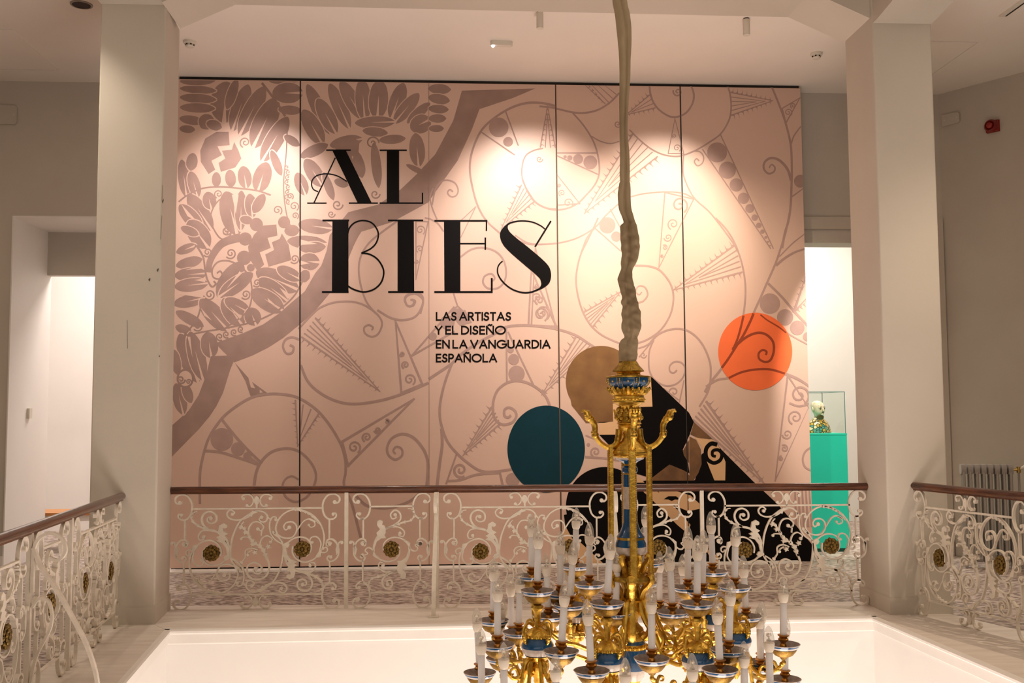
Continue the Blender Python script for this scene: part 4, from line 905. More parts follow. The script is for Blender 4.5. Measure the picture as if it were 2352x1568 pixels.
def brace_mesh():
    """flat iron stay in profile: d = distance from the railing into the opening, z = height"""
    mb = MB(); f = lambda u, v, d: (d, u, v)
    pts = [(-0.02, 0.60), (-0.02, 0.74), (-0.03, 0.86), (-0.09, 0.915), (-0.16, 0.89), (-0.185, 0.82), (-0.15, 0.77), (-0.10, 0.785)]
    mb.bar(sm(pts, 6), 0.016, f, -0.014, 0.014)
    p2 = [(-0.02, 0.84), (-0.06, 0.74), (-0.14, 0.62), (-0.23, 0.46), (-0.31, 0.30), (-0.36, 0.14), (-0.37, 0.01)]
    mb.bar(sm(p2, 6), 0.018, f, -0.016, 0.016)
    p3 = [(-0.02, 0.10), (-0.05, 0.26), (-0.12, 0.42), (-0.11, 0.54), (-0.06, 0.57), (-0.02, 0.52)]
    mb.bar(sm(p3, 6), 0.014, f, -0.012, 0.012)
    return mb.mesh('iron_stay', IRON)
STAY = brace_mesh()
def stay_foot():
    mb = MB(); mb.box(-0.038, 0.038, -0.40, -0.33, 0.0, 0.012); return mb.mesh('foot_plate', IRON)
FOOT = stay_foot()
def railing(name, A, B, mods, label, group, over0, over1, stays):
    """A, B end points on the floor; mods: list of (kind, u0, u1); posts between"""
    A = Vector((*A, 0)); B = Vector((*B, 0)); d = (B - A); L = d.length; ang = math.atan2(d.y, d.x)
    root = thing(name, A, label, 'railing', group, ang)
    I = Matrix.Identity(4)
    mb = MB()
    n = 26; prof = [(0.030 * math.cos(t) * (1.0 if math.sin(t) > 0 else 1.0), 0.027 * math.sin(t) + 0.945) for t in [2 * PI * i / 14 for i in range(14)]]
    us = [-over0 + (L + over0 + over1) * i / n for i in range(n + 1)]
    for u in us: mb.v += [(u, y, z) for y, z in prof]
    for i in range(n):
        for j in range(14):
            a = i * 14 + j; b = i * 14 + (j + 1) % 14; mb.f.append((a, b, b + 14, a + 14)); mb.m.append(0)
    mb.f.append(tuple(range(14))); mb.m.append(0); mb.f.append(tuple(n * 14 + j for j in range(14))); mb.m.append(0)
    mb.build('handrail', WOOD, root, smooth=True)
    mb = MB(); mb.box(-over0 * 0.5, L + over1 * 0.5, -0.012, 0.012, 0.912, 0.924); mb.build('rail_strap', WOOD, root)
    for kind, u0, u1 in mods: panel(root, None, I, (u0 + u1) / 2, kind, u1 - u0)
    pm = MB(); pm.box(-0.015, 0.015, -0.014, 0.014, 0.0, 0.918); pme = pm.mesh('post', IRON)
    for i in range(len(mods) - 1):
        u = (mods[i][2] + mods[i + 1][1]) / 2
        link('post', pme, root, (u, 0, 0))
    for u, sd in stays:
        o = link('iron_stay', STAY, root, (u, 0, 0)); 
        if sd < 0: o.rotation_euler = (0, 0, PI)
        f = link('foot_plate', FOOT, o)
    return root
def ualong(A, B, px, py=1255):
    """distance along the railing line A-B at which the view ray through a pixel column meets it"""
    d = ray(px, py); A = Vector(A); B = Vector(B); e = (B - A).normalized()
    rx, ry = A.x - EYE.x, A.y - EYE.y
    return (ry * d.x - rx * d.y) / (e.x * d.y - e.y * d.x)
A, B = (-2.245, 8.27), (3.365, 7.95)
g = lambda px: ualong(A, B, px)
railing('balcony_railing', A, B, [('w', g(391), g(790)), ('n', g(801), g(998)), ('w', g(1010), g(1404)), ('n', g(1418), g(1607)), ('w', g(1620), g(1999))],
        'long white wrought iron balcony railing with brown wooden handrail in front of the pink banner', 'wrought iron balcony railings', 0.02, 0.0, [(g(1003.5), 1), (g(1411), 1)])
A2, B2 = (-2.455, 7.74), (-2.075, 3.4)
h = lambda px: ualong(A2, B2, px)
e0 = 0.05
u1 = h(161); u2 = h(62)
railing('balcony_railing', A2, B2, [('w', 0.03, u1 - 0.025), ('n', u1 + 0.025, u1 + 0.74), ('w', u1 + 0.79, u1 + 2.15), ('n', u1 + 2.2, u1 + 2.9)],
        'white wrought iron railing with sloping handrail at the left, running from left column', 'wrought iron balcony railings', 0.03, 0.0, [(u1 + 0.77, -1)])
A3, B3 = (3.575, 7.57), (4.38, 4.70)
rr = railing('balcony_railing', A3, B3, [('w', -0.03, 1.08), ('n', 1.13, 1.75), ('w', 1.80, 2.93)],
        'white wrought iron railing at the right, running from right column past the radiator', 'wrought iron balcony railings', 0.03, 0.0, [])
rr.scale = (1, 1, 1.03)
# ================================================================ chandelier
YC = 3.85
AX = atY(1448, 1200, YC).x
zc = lambda py: atY(1448, py, YC).z
PXM = 1.0 / 596.0
CB = Vector((AX, YC, zc(1660)))
chand = thing('chandelier', CB, 'large gilt bronze and blue porcelain chandelier with many white electric candles', 'chandelier')
loc = lambda p: Vector(p) - CB
def prof(rows): return [(r * PXM, zc(py) - CB.z) + tuple(m) for py, r, *m in rows]
# --- crown
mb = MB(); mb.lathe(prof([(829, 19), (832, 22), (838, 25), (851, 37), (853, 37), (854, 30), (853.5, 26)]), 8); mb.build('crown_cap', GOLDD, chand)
mb = MB(); mb.lathe(prof([(852, 27), (854, 29), (857, 27), (861, 29), (862, 38), (863, 45)]), 24); mb.lathe(prof([(863, 46), (864, 52), (867, 52), (868, 48)]), 24, lob=8, amp=0.03); mb.build('crown_collar', GOLD, chand, True)
mb = MB(); mb.lathe(prof([(867, 49), (872, 50), (880, 48), (887, 42), (893, 34), (896, 26)]), 32, lob=8, amp=0.035); bowl = mb.build('crown_bowl', BLUE, chand, True)
mb = MB()
for i in range(8):
    a = 2 * PI * (i + 0.25) / 8
    for da in (-0.13, 0.13):
        P = [Vector((math.cos(a + da * k) * r * PXM, math.sin(a + da * k) * r * PXM, zc(py) - CB.z)) for py, r, k in ((867, 51, 1), (873, 51.5, .95), (880, 50, .9), (888, 43, .9))]
        mb.tube(P, 0.0011, 5)
    for py, r in ((871, 50), (875, 50), (879, 49)): mb.ball((math.cos(a) * r * PXM, math.sin(a) * r * PXM, zc(py) - CB.z), 0.0032, 0, 6, 4)
    a2 = a + PI / 8; mb.ball((math.cos(a2) * 50 * PXM, math.sin(a2) * 50 * PXM, zc(876) - CB.z), 0.004, 0, 6, 4)
mb.build('bowl_ribs', GOLD, bowl, True)
mb = MB(); mb.lathe(prof([(893, 36), (900, 38), (905, 33)]), 24)
for i in range(8):
    a = 2 * PI * (i + 0.75) / 8
    for sd in (-1, 0, 1):
        b = a + sd * 0.22; rr = 49 if sd == 0 else 45
        P = [Vector((math.cos(b) * r * PXM, math.sin(b) * r * PXM, zc(py) - CB.z)) for py, r in ((905, 34), (900, 40), (895, rr - 4), (892 - (2 if sd == 0 else 0), rr), (895, rr + 2))]
        mb.tube(P, [0.008, 0.009, 0.0075, 0.005, 0.0025], 6)
mb.build('acanthus_collar', GOLD, chand, True)
mb = MB(); mb.lathe(prof([(900, 30), (903, 35), (906, 37), (908, 34), (911, 36), (914, 36), (916, 38), (919, 37), (921, 36), (924, 37), (926, 33), (929, 28), (934, 22), (942, 20), (955, 20), (968, 21), (970, 27), (973, 29), (975, 24), (979, 27), (983, 23), (990, 22), (992, 16), (1002, 14), (1012, 19), (1024, 30), (1033, 37)]), 32)
for i in range(28):
    a = 2 * PI * i / 28; mb.ball((math.cos(a) * 37.5 * PXM, math.sin(a) * 37.5 * PXM, zc(918) - CB.z), 0.0035, 0, 6, 4)
mb.build('upper_shaft', GOLD, chand, True)
# masks under the crown
mb = MB()
for i in range(4):
    a = PI / 4 * 0 + i * PI / 2 - PI / 2 + 0.08
    c, s = math.cos(a), math.sin(a)
    for dx, py, r, q in ((0, 953, 22, 9.5), (-8, 947, 20, 5), (8, 947, 20, 5), (0, 959, 29, 5.5), (0, 964, 25, 4.5), (-5, 951, 27, 3), (5, 951, 27, 3), (-11, 942, 19, 5), (11, 942, 19, 5), (0, 940, 24, 6), (-10, 960, 20, 5), (10, 960, 20, 5)):
        mb.ball(((c * r - s * dx) * PXM, (s * r + c * dx) * PXM, zc(py) - CB.z), q * PXM, 0, 8, 5)
mb.build('lion_masks', GOLDD, chand, True)
mb = MB(); mb.lathe(prof([(1032, 36), (1035, 39.5), (1040, 40), (1043, 37), (1046, 39), (1049, 36), (1051, 31)]), 32); mb.build('shaft_ring', GOLD, chand, True)
mb = MB(); mb.lathe(prof([(1050, 34, 0), (1054, 32, 1), (1058, 22, 1), (1065, 13, 2), (1069, 13, 1), (1071, 16, 1), (1076, 18.5, 1), (1083, 18, 1), (1086, 14, 2), (1089, 15.5, 1), (1117, 15.7, 0), (1168, 15.9, 1), (1198, 16.5, 1), (1208, 19, 1), (1220, 24, 1), (1229, 30, 1), (1232, 32, 2), (1238, 31, 1), (1246, 34.5, 1), (1254, 35, 0), (1268, 33, 0), (1275, 26, 2), (1280, 18, 2)]), 32); mb.build('porcelain_shaft', [PORC, BLUE, GOLD], chand, True)
mb = MB()
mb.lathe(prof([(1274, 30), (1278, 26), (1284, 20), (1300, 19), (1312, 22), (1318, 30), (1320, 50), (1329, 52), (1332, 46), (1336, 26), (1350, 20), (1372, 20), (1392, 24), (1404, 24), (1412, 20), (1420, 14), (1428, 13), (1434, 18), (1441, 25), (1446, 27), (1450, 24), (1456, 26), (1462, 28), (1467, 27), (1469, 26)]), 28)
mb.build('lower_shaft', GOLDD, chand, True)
mb = MB(); mb.lathe(prof([(1468, 26, 0), (1476, 31, 1), (1488, 32, 0), (1500, 33, 0), (1520, 34, 0), (1535, 31, 2), (1552, 26, 2), (1560, 20, 1), (1572, 14, 1), (1590, 11, 1), (1604, 16, 1), (1618, 18, 1), (1634, 12, 1), (1648, 7, 1), (1660, 3, 1)]), 28)
for i in range(20):
    a = 2 * PI * i / 20; mb.ball((math.cos(a) * 33 * PXM, math.sin(a) * 33 * PXM, zc(1482) - CB.z), 0.0075, 1, 7, 5)
mb.build('lower_urn', [BLUE, GOLD, PORC], chand, True)
# hooked arms and hanging rods
rad = lambda r, py, a: Vector((math.cos(a) * r * PXM, math.sin(a) * r * PXM, zc(py) - CB.z))
for i in range(4):
    a = i * PI / 2 + 0.06 if i != 3 else i * PI / 2 - 0.05
    mb = MB()
    P = sm([tuple(rad(r, py, a)) for r, py in ((24, 985), (26, 1004), (32, 1020), (46, 1027), (60, 1022), (73, 1010), (80, 996), (80, 982), (83, 970), (91, 960))], 5)
    mb.tube(P, [(8 - 2.0 * (1 - abs(2 * j / (len(P) - 1) - 1))) * PXM for j in range(len(P))], 8)
    for r, py, q in ((80, 998, 9), (78, 1004, 6), (84, 992, 6), (88, 962, 8)): mb.ball(rad(r, py, a), q * PXM, 0, 8, 5)
    arm = mb.build('hooked_arm', GOLD, chand, True)
    mb = MB(); mb.ball(rad(95, 957, a), 10 * PXM, 0, 10, 7); mb.ball(rad(98, 949, a), 9 * PXM, 0, 10, 7)
    t = Vector((-math.sin(a), math.cos(a), 0))
    for k in range(4):
        o = t * ((k - 1.5) * 5.6 * PXM)
        mb.tube([rad(96, 954, a) + o, rad(100, 945 - (k % 2), a) + o * 1.15, rad(106, 942, a) + o * 1.2, rad(109, 946, a) + o * 1.15], [4.0 * PXM, 3.8 * PXM, 3.3 * PXM, 2.4 * PXM], 7)
    mb.tube([rad(92, 957, a) + t * 8 * PXM, rad(98, 960, a) + t * 11 * PXM, rad(105, 957, a) + t * 9 * PXM], [3.4 * PXM, 3 * PXM, 2.2 * PXM], 6)
    mb.build('gilt_hand', GOLD, arm, True)
    mb = MB()
    p0, p1 = rad(45, 1026, a), rad(46, 1326, a)
    up = Vector((math.cos(a), math.sin(a), 0))
    mb.obox(p0, p1, 14 * PXM, 9 * PXM, up); mb.obox(p0, p1, 8 * PXM, 12 * PXM, up)
    rod = mb.build('hanging_rod', GOLD, chand)
    mb = MB()
    for j in range(70):
        q = p0 + (p1 - p0) * ((j + .5) / 70)
        for sd in (-1, 1): mb.ball(q + t * (7.2 * sd * PXM) + up * 4 * PXM, 1.9 * PXM, 0, 4, 3)
    mb.build('rod_beading', GOLD, rod)
# scrolled straps on the lower shaft
for i in range(6):
    a = i * PI / 3 + 0.35; mb = MB()
    P = sm([tuple(rad(r, py, a)) for r, py in ((42, 1322), (50, 1318), (54, 1328), (46, 1340), (34, 1352), (26, 1372), (26, 1396), (36, 1420), (46, 1436), (46, 1452), (36, 1462), (28, 1456))], 5)
    mb.tube(P, [9 * PXM] * len(P), 7, 0, 0.7)
    P = sm([tuple(rad(r, py, a + 0.5)) for r, py in ((20, 1330), (30, 1300), (38, 1288), (40, 1278), (33, 1274))], 5)
    mb.tube(P, [8 * PXM, ] + [7 * PXM] * (len(P) - 2) + [3 * PXM], 7)
    mb.build('scroll_strap', GOLD, chand, True)
# --- candle parts (shared meshes), origin at the rim centre of the drip dish
R_D = 0.061
mb = MB()
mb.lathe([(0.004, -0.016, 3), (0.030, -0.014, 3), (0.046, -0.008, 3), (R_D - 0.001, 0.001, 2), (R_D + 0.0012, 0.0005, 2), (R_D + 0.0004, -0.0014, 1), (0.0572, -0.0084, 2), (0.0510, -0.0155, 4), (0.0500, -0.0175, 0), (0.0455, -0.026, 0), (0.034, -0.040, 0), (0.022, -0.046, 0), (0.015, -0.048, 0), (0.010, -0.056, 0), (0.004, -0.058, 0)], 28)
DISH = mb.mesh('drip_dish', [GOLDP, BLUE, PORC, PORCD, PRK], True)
mb = MB(); mb.lathe([(0.006, -0.014), (0.012, -0.012), (0.013, -0.004), (0.009, 0.002), (0.010, 0.006), (0.018, 0.012), (0.019, 0.018), (0.014, 0.023), (0.015, 0.026), (0.021, 0.030), (0.021, 0.033), (0.013, 0.034)], 18); CUP = mb.mesh('candle_cup', mat('gilt_copper', (0.62, 0.30, 0.07), 0.33, 1.0, col2=(0.40, 0.18, 0.04), scale=50, bump=0.2), True)
mb = MB(); mb.lathe([(0.0128, 0.033), (0.0126, 0.09), (0.0125, 0.1465), (0.010, 0.149)], 18); SLEEVE = mb.mesh('candle_tube', CANDLE, True)
mb = MB(); mb.lathe([(0.0085, 0.147, 1), (0.0125, 0.150, 0), (0.0165, 0.158, 0), (0.0188, 0.169, 0), (0.0196, 0.181, 0), (0.0194, 0.182, 0)], 20); BBASE = mb.mesh('bulb_base', [BULBW, CHROME], True)
mb = MB(); mb.lathe([(0.0194, 0.182), (0.0193, 0.191), (0.0180, 0.204), (0.0150, 0.217), (0.0104, 0.229), (0.0048, 0.2375), (0.0008, 0.2400)], 20, cap=False); BGLASS = mb.mesh('bulb_glass', GLASS, True)
mb = MB()
mb.lathe([(0.009, 0.187), (0.0085, 0.192), (0.004, 0.194), (0.0025, 0.198), (0.002, 0.202), (0.0075, 0.208), (0.008, 0.211), (0.002, 0.213)], 12)
for i in range(6):
    a = i * PI / 3; mb.tube([(0.002 * math.cos(a), 0.002 * math.sin(a), 0.20), (0.009 * math.cos(a), 0.009 * math.sin(a), 0.206), (0.006 * math.cos(a), 0.006 * math.sin(a), 0.216)], 0.0009, 4)
BFIL = mb.mesh('bulb_filament', CHROME, True)
def candle(c, lean=(0, 0), arm=None, label=None):
    """one candle with its dish at world point c; arm = part mesh already built round that point"""
    for me, nm in ((DISH, 'drip_dish'), (CUP, 'candle_cup'), (SLEEVE, 'candle_tube'), (BBASE, 'bulb_base'), (BGLASS, 'bulb_glass'), (BFIL, 'bulb_filament')):
        o = link(nm, me, arm, loc(c))
        if nm != 'drip_dish': o.rotation_euler = (lean[1], lean[0], 0)
CLUST = {'left': (1234, 1355, 3.70), 'mid': (1394, 1383, 3.56), 'right': (1601, 1384, 3.60), 'far_right': (1687, 1346, 3.80), 'back_right': (1637, 1311, 4.06), 'back_left': (1321, 1298, 4.22)}
TIPS = {'left': (1237, 1208), 'mid': (1403, 1230), 'right': (1602, 1235), 'far_right': (1690, 1204), 'back_right': (1632, 1177), 'back_left': (1324, 1172)}
def leanof(d, t, Y):
    """sideways lean from pixel offsets of the tip against a plumb line through the dish"""
    a = atY(*d, Y); b = atY(*t, Y); return math.atan2(b.x - a.x, max(b.z - a.z, 0.05))
CPOS = {}
for nm, (px, py, Y) in CLUST.items():
    c = atY(px, py, Y); CPOS[nm] = c; q = loc(c)
    zl = q.z
    # fluted stem is the part that carries the central candle
    mb = MB(); mb.lathe([(0.016, zl - 0.052), (0.022, zl - 0.060), (0.021, zl - 0.066), (0.014, zl - 0.074), (0.012, zl - 0.085), (0.0095, zl - 0.125), (0.0115, zl - 0.140), (0.018, zl - 0.146)], 16, (q.x, q.y, 0), 8, 0.07)
    st = mb.build('candle_stem', GOLD, chand, True)
    candle(c, (leanof((px, py), TIPS[nm], Y), 0), st)
    # urn below it
    z0 = zl - 0.135
    mb = MB()
    mb.lathe([(0.012, z0 + 0.004, 0), (0.024, z0 - 0.002, 0), (0.036, z0 - 0.014, 0), (0.045, z0 - 0.022, 0), (0.047, z0 - 0.030, 0), (0.043, z0 - 0.034, 1), (0.050, z0 - 0.044, 1), (0.058, z0 - 0.058, 1), (0.060, z0 - 0.068, 2), (0.056, z0 - 0.084, 2), (0.048, z0 - 0.094, 4), (0.046, z0 - 0.098, 0), (0.038, z0 - 0.110, 0), (0.026, z0 - 0.118, 0), (0.022, z0 - 0.126, 0), (0.030, z0 - 0.136, 0), (0.026, z0 - 0.160, 0), (0.014, z0 - 0.18, 0), (0.016, z0 - 0.19, 0), (0.004, z0 - 0.21, 0)], 26, (q.x, q.y, 0))
    urn = mb.build('cluster_urn', [GOLD, BLUE, PORC, GOLDD, PRK], chand, True)
    mb = MB()
    for i in range(18):
        a = 2 * PI * i / 18; mb.ball((q.x + 0.0475 * math.cos(a), q.y + 0.0475 * math.sin(a), z0 - 0.026), 0.0062, 0, 6, 4)
    mb.build('bead_ring', GOLD, urn, True)
    for i in range(4):
        mb = MB()
        a = i * PI / 2 + 0.6
        f = lambda r, z: (q.x + r * math.cos(a), q.y + r * math.sin(a), z0 + z)
        P = sm([f(0.020, 0.010), f(0.040, 0.022), f(0.060, 0.012), f(0.066, -0.012), f(0.060, -0.036), f(0.052, -0.052)], 4); mb.tube(P, [0.0052] * (len(P) - 1) + [0.003], 7)
        for r, z, s in ((0.060, -0.030, 0.011), (0.064, -0.022, 0.008), (0.058, -0.040, 0.008), (0.058, -0.02, 0.009)): mb.ball(f(r, z), s, 0, 7, 5)
        fm = MB()
        P = sm([f(0.030, -0.115), f(0.042, -0.125), f(0.046, -0.145), f(0.036, -0.165), f(0.024, -0.160), f(0.026, -0.148)], 4); fm.tube(P, 0.007, 7)
        for r, z, s in ((0.036, -0.128, 0.012), (0.034, -0.146, 0.011), (0.030, -0.162, 0.009), (0.040, -0.138, 0.007)): fm.ball(f(r, z), s, 0, 7, 5)
        fm.build('urn_foot_scroll', GOLD, urn, True)
        mb.build('urn_handle', GOLD, urn, True)
    # main branch from the shaft
    d = Vector((q.x, q.y, 0)); Ld = d.length; u = d.normalized(); zb = zc(1440) - CB.z
    f = lambda r, z: u * r + Vector((0, 0, z))
    mb = MB()
    P = sm([tuple(f(0.03, zc(1375) - CB.z)), tuple(f(0.07, zc(1380) - CB.z)), tuple(f(0.10, zb + 0.02)), tuple(f(0.15, zb - 0.07)), tuple(f(Ld * 0.62, z0 - 0.075)), tuple(f(Ld - 0.10, z0 - 0.060)), tuple(f(Ld - 0.055, z0 - 0.028)), tuple(f(Ld - 0.035, z0 - 0.005))], 6)
    mb.tube(P, [0.0135 - 0.004 * i / len(P) for i in range(len(P))], 8, 0, 0.75)
    P = sm([tuple(f(0.04, zc(1520) - CB.z)), tuple(f(0.10, zc(1530) - CB.z)), tuple(f(Ld * 0.5, zc(1500) - CB.z)), tuple(f(Ld * 0.72, z0 - 0.10)), tuple(f(Ld - 0.05, z0 - 0.09))], 6)
    mb.tube(P, 0.010, 8, 0, 0.8)
    P = sm([tuple(f(Ld * 0.45, z0 - 0.06)), tuple(f(Ld * 0.5, z0 - 0.02)), tuple(f(Ld * 0.42, z0 + 0.01)), tuple(f(Ld * 0.36, z0 - 0.01)), tuple(f(Ld * 0.40, z0 - 0.03))], 5)
    mb.tube(P, [0.009 - 0.005 * i / len(P) for i in range(len(P))], 7)
    for k in range(9):
        t = P[0]; r = Ld * (0.3 + 0.06 * k)
        mb.ball(f(r, z0 - 0.055 - 0.012 * math.sin(k)), 0.010 + 0.003 * (k % 3), 0, 6, 4, (1, 1, 0.8))
    mb.build('main_branch', GOLD, chand, True)
OUT = [((1496, 1359), (1497, 1511), 3.47, 'right'), ((1537, 1263), (1545, 1404), 3.74, 'right'), ((1580, 1218), (1580, 1348), 3.98, 'back_right'), ((1616, 1242), (1613, 1358), 3.92, 'back_right'), ((1646, 1382), (1654, 1536), 3.43, 'right'), ((1679, 1340), (1673, 1491), 3.5, 'far_right'),
       ((1707, 1282), (1714, 1414), 4.0, 'far_right'), ((1744, 1393), None, 4.0, 'far_right'), ((1766, 1439), None, 3.5, 'far_right'), ((1800, 1334), (1799, 1478), 3.72, 'far_right'), ((1804, 1417), (1803, 1558), 3.86, 'far_right'), ((1707, 1474), None, 3.45, 'right'), ((1591, 1501), None, 3.3, 'right'),
       ((1433, 1512), None, 3.32, 'mid'), ((1348, 1385), (1359, 1539), 3.45, 'mid'), ((1298, 1347), (1289, 1494), 3.5, 'left'), ((1278, 1502), None, 3.35, 'left'), ((1158, 1477), None, 3.5, 'left'), ((1143, 1333), (1143, 1479), 3.66, 'left'), ((1106, 1445), None, 3.6, 'left'), ((1095, 1411), (1102, 1543), 3.86, 'left'),
       ((1134, 1293), (1133, 1423), 4.0, 'left'), ((1195, 1316), (1191, 1450), 3.95, 'left'), ((1222, 1185), (1221, 1321), 3.98, 'back_left'), ((1287, 1225), (1287, 1362), 3.94, 'back_left'), ((1318, 1246), (1309, 1387), 3.86, 'back_left'), ((1354, 1203), (1354, 1339), 4.0, 'back_left'), ((1418, 1266), (1415, 1406), 3.82, 'mid'),
       ((1254, 1275), (1260, 1413), 3.92, 'left'), ((1299, 1266), None, 4.3, 'back_left'), ((1153, 1383), (1152, 1510), 4.02, 'left'), ((1568, 1274), None, 4.25, 'back_right'), ((1513, 1267), None, 4.28, 'back_right'), ((1481, 1161), (1490, 1291), 4.3, 'back_right'), ((1477, 1211), None, 4.36, 'back_left'), ((1749, 1395), (1747, 1519), 4.05, 'far_right'), ((1172, 1330), (1176, 1456), 4.1, 'left')]
for tip, dish, Y, cl in OUT:
    if dish is None:
        t = atY(*tip, Y); c = Vector((t.x, Y, t.z - 0.2365)); ln = random.uniform(-.02, .02)
    else:
        c = atY(*dish, Y); ln = leanof(dish, tip, Y)
    q = loc(c); cp = loc(CPOS[cl]); d = Vector((cp.x - q.x, cp.y - q.y, 0)); Ld = max(d.length, 0.02); u = d.normalized()
    zt = cp.z - 0.252; f = lambda r, z: tuple(Vector((q.x, q.y, 0)) + u * r + Vector((0, 0, z)))
    low = min(q.z - 0.115, zt + 0.02); low = max(low, q.z - 0.24)
    mb = MB()
    P = sm([f(0, q.z - 0.052), f(0.003, q.z - 0.075), f(min(0.03, Ld * .2), low + 0.018), f(Ld * 0.42, low - 0.012), f(Ld * 0.66, (low + zt) / 2 - 0.012), f(Ld - 0.055, zt - 0.010), f(Ld - 0.026, zt + 0.008)], 5)
    n = len(P); mb.tube(P, [0.0058 + 0.0030 * math.sin(PI * i / n) for i in range(n)], 7, 0, 0.85)
    # leaf curls on the branch
    for k, (r, h, sg) in enumerate(((0.30, 0.024, 1), (0.55, 0.030, -1), (0.75, 0.022, 1))):
        b = Vector(P[int(n * r)])
        S = sm([tuple(b), tuple(b + u * 0.012 * sg + Vector((0, 0, h))), tuple(b + u * 0.030 * sg + Vector((0, 0, h * 0.9))), tuple(b + u * 0.032 * sg + Vector((0, 0, h * 0.4))), tuple(b + u * 0.020 * sg + Vector((0, 0, h * 0.4)))], 4)
        mb.tube(S, [0.0065 - 0.004 * i / len(S) for i in range(len(S))], 6)
    for k in range(6):
        b = Vector(P[int(n * (0.2 + 0.12 * k))]); mb.ball(b + Vector((0, 0, 0.005 * (-1) ** k)), 0.0105 - 0.0006 * k, 0, 6, 4, (1, 1, .8))
    mb.ball(f(0.0, q.z - 0.068), 0.009, 0, 7, 5)
    arm = mb.build('candle_arm', GOLD, chand, True)
    candle(c, (ln, random.uniform(-.015, .015)), arm)
# ---------------------------------------------------------------- cloth sleeve over the hoist cable
slv = [(0, 90, 212), (100, 108, 232), (200, 120, 245), (300, 130, 248), (400, 140, 245), (480, 145, 240), (600, 148, 238), (700, 148, 232), (800, 146, 225), (900, 147, 220), (1000, 148, 215), (1100, 150, 218), (1200, 152, 228), (1300, 152, 232), (1400, 150, 233), (1455, 153, 232)]
rows = [(y / 3.487, 1380 + a / 3.487, 1380 + b / 3.487) for y, a, b in slv]
sl2 = [(0, 148, 235), (50, 139, 240), (100, 134, 240), (200, 142, 245), (260, 163, 262), (315, 180, 278), (345, 156, 290), (420, 155, 305), (500, 160, 313), (580, 165, 305), (640, 160, 285), (690, 159, 258), (740, 143, 252), (780, 134, 258), (820, 143, 270), (900, 165, 285), (965, 163, 298), (985, 172, 304), (1040, 166, 319), (1110, 168, 323), (1160, 165, 322), (1200, 175, 311), (1235, 187, 296), (1262, 160, 296), (1300, 147, 298), (1350, 139, 296), (1400, 146, 290), (1432, 142, 286)]
rows += [(420 + y / 3.487, 1380 + a / 3.487, 1380 + b / 3.487) for y, a, b in sl2]
y0, a0, b0 = rows[0]
rows = [(-330, a0 - 40, b0 - 40), (-120, a0 - 12, b0 - 12)] + rows
P3 = sm([tuple(r) for r in rows], 8)
mb = MB(); SEG = 44; rnd = random.Random(5)
for i, (py, xl, xr) in enumerate(P3):
    cpt = atY((xl + xr) / 2, py, YC); hw = (xr - xl) / 2 * PXM
    ph = 0.012 * py
    lowf = min(max((py - 420) / 250, 0.12), 1.0)
    for j in range(SEG):
        a = 2 * PI * j / SEG
        w = 1 + 0.0 * a
        fold = 0.10 * math.sin(3 * a + ph * 0.35 + 1.2) + lowf * (0.16 * math.sin(5 * a - ph * 0.9) + 0.15 * math.sin(2 * a + ph * 2.3) * math.sin(py * 0.14))
        # deep groove down the front
        ga = -PI / 2 + 0.25 * math.sin(py * 0.006 + 0.5)
        gd = math.atan2(math.sin(a - ga), math.cos(a - ga)); fold -= 0.42 * math.exp(-(gd / 0.22) ** 2)
        ex = hw * (1.0 if abs(math.cos(a)) > 0.9 else 1 + fold * 0.3)
        wr = lowf * (0.07 * math.sin(py * 0.21 + 2.2 * a + 1.3 * math.sin(py * .045)) + 0.03 * math.sin(py * 0.37 - 3 * a))
        mb.v.append((cpt.x + ex * (1 + 0.5 * wr) * math.cos(a), cpt.y + hw * 0.85 * (1 + fold + wr * 2.2) * math.sin(a), cpt.z + hw * wr * 0.5))
for i in range(len(P3) - 1):
    for j in range(SEG):
        a = i * SEG + j; b = i * SEG + (j + 1) % SEG; mb.f.append((a, b, b + SEG, a + SEG)); mb.m.append(0)
sl = mb.build('cable_sleeve', CLOTH, None, True)
tag(sl, 'crumpled olive beige cloth sleeve hanging down over the cable of the chandelier', 'cloth sleeve')
# ================================================================ things in the rooms and on the ceiling
# plinth, glass case and bust in the right-hand doorway
PY = 11.0; a = atY(1866, 995, PY); b = atY(1945, 995, PY); ZT = (a.z + b.z) / 2
X0p, X1p = b.x - 0.80, b.x
t = thing('display_plinth', ((X0p + X1p) / 2, PY + 0.35, -0.012), 'tall teal green display plinth standing in the right doorway', 'plinth')
mb = MB(); mb.box(-0.40, 0.40, -0.35, 0.35, 0.04, ZT + 0.012 - 0.02); mb.build('plinth_body', TEAL, t)
mb = MB(); mb.box(-0.38, 0.38, -0.33, 0.33, 0.0, 0.04); mb.build('plinth_foot', mat('plinth_dark', (0.01, 0.12, 0.09), 0.6), t)
mb = MB(); mb.box(-0.402, 0.402, -0.352, 0.352, ZT + 0.012 - 0.02, ZT + 0.012); mb.build('plinth_top', TEAL, t)
t = thing('glass_case', ((X0p + X1p) / 2, PY + 0.35, ZT), 'clear glass case on top of the teal plinth with a bust inside', 'display case')
H = 0.46; W = 0.39; D = 0.34
for nm, bx in (('glass_pane', (-W, W, -D, -D + 0.006, 0, H)), ('glass_pane', (-W, W, D - 0.006, D, 0, H)), ('glass_pane', (-W, -W + 0.006, -D, D, 0, H)), ('glass_pane', (W - 0.006, W, -D, D, 0, H)), ('glass_lid', (-W, W, -D, D, H, H + 0.006))):
    mb = MB(); mb.box(*bx); mb.build(nm, CASEG, t)
EDGE = mat('glass_edge', (0.05, 0.20, 0.17), 0.3)
mb = MB()
for sx in (-W, W):
    for sy in (-D, D): mb.box(sx - 0.003, sx + 0.003, sy - 0.003, sy + 0.003, 0, H + .006)
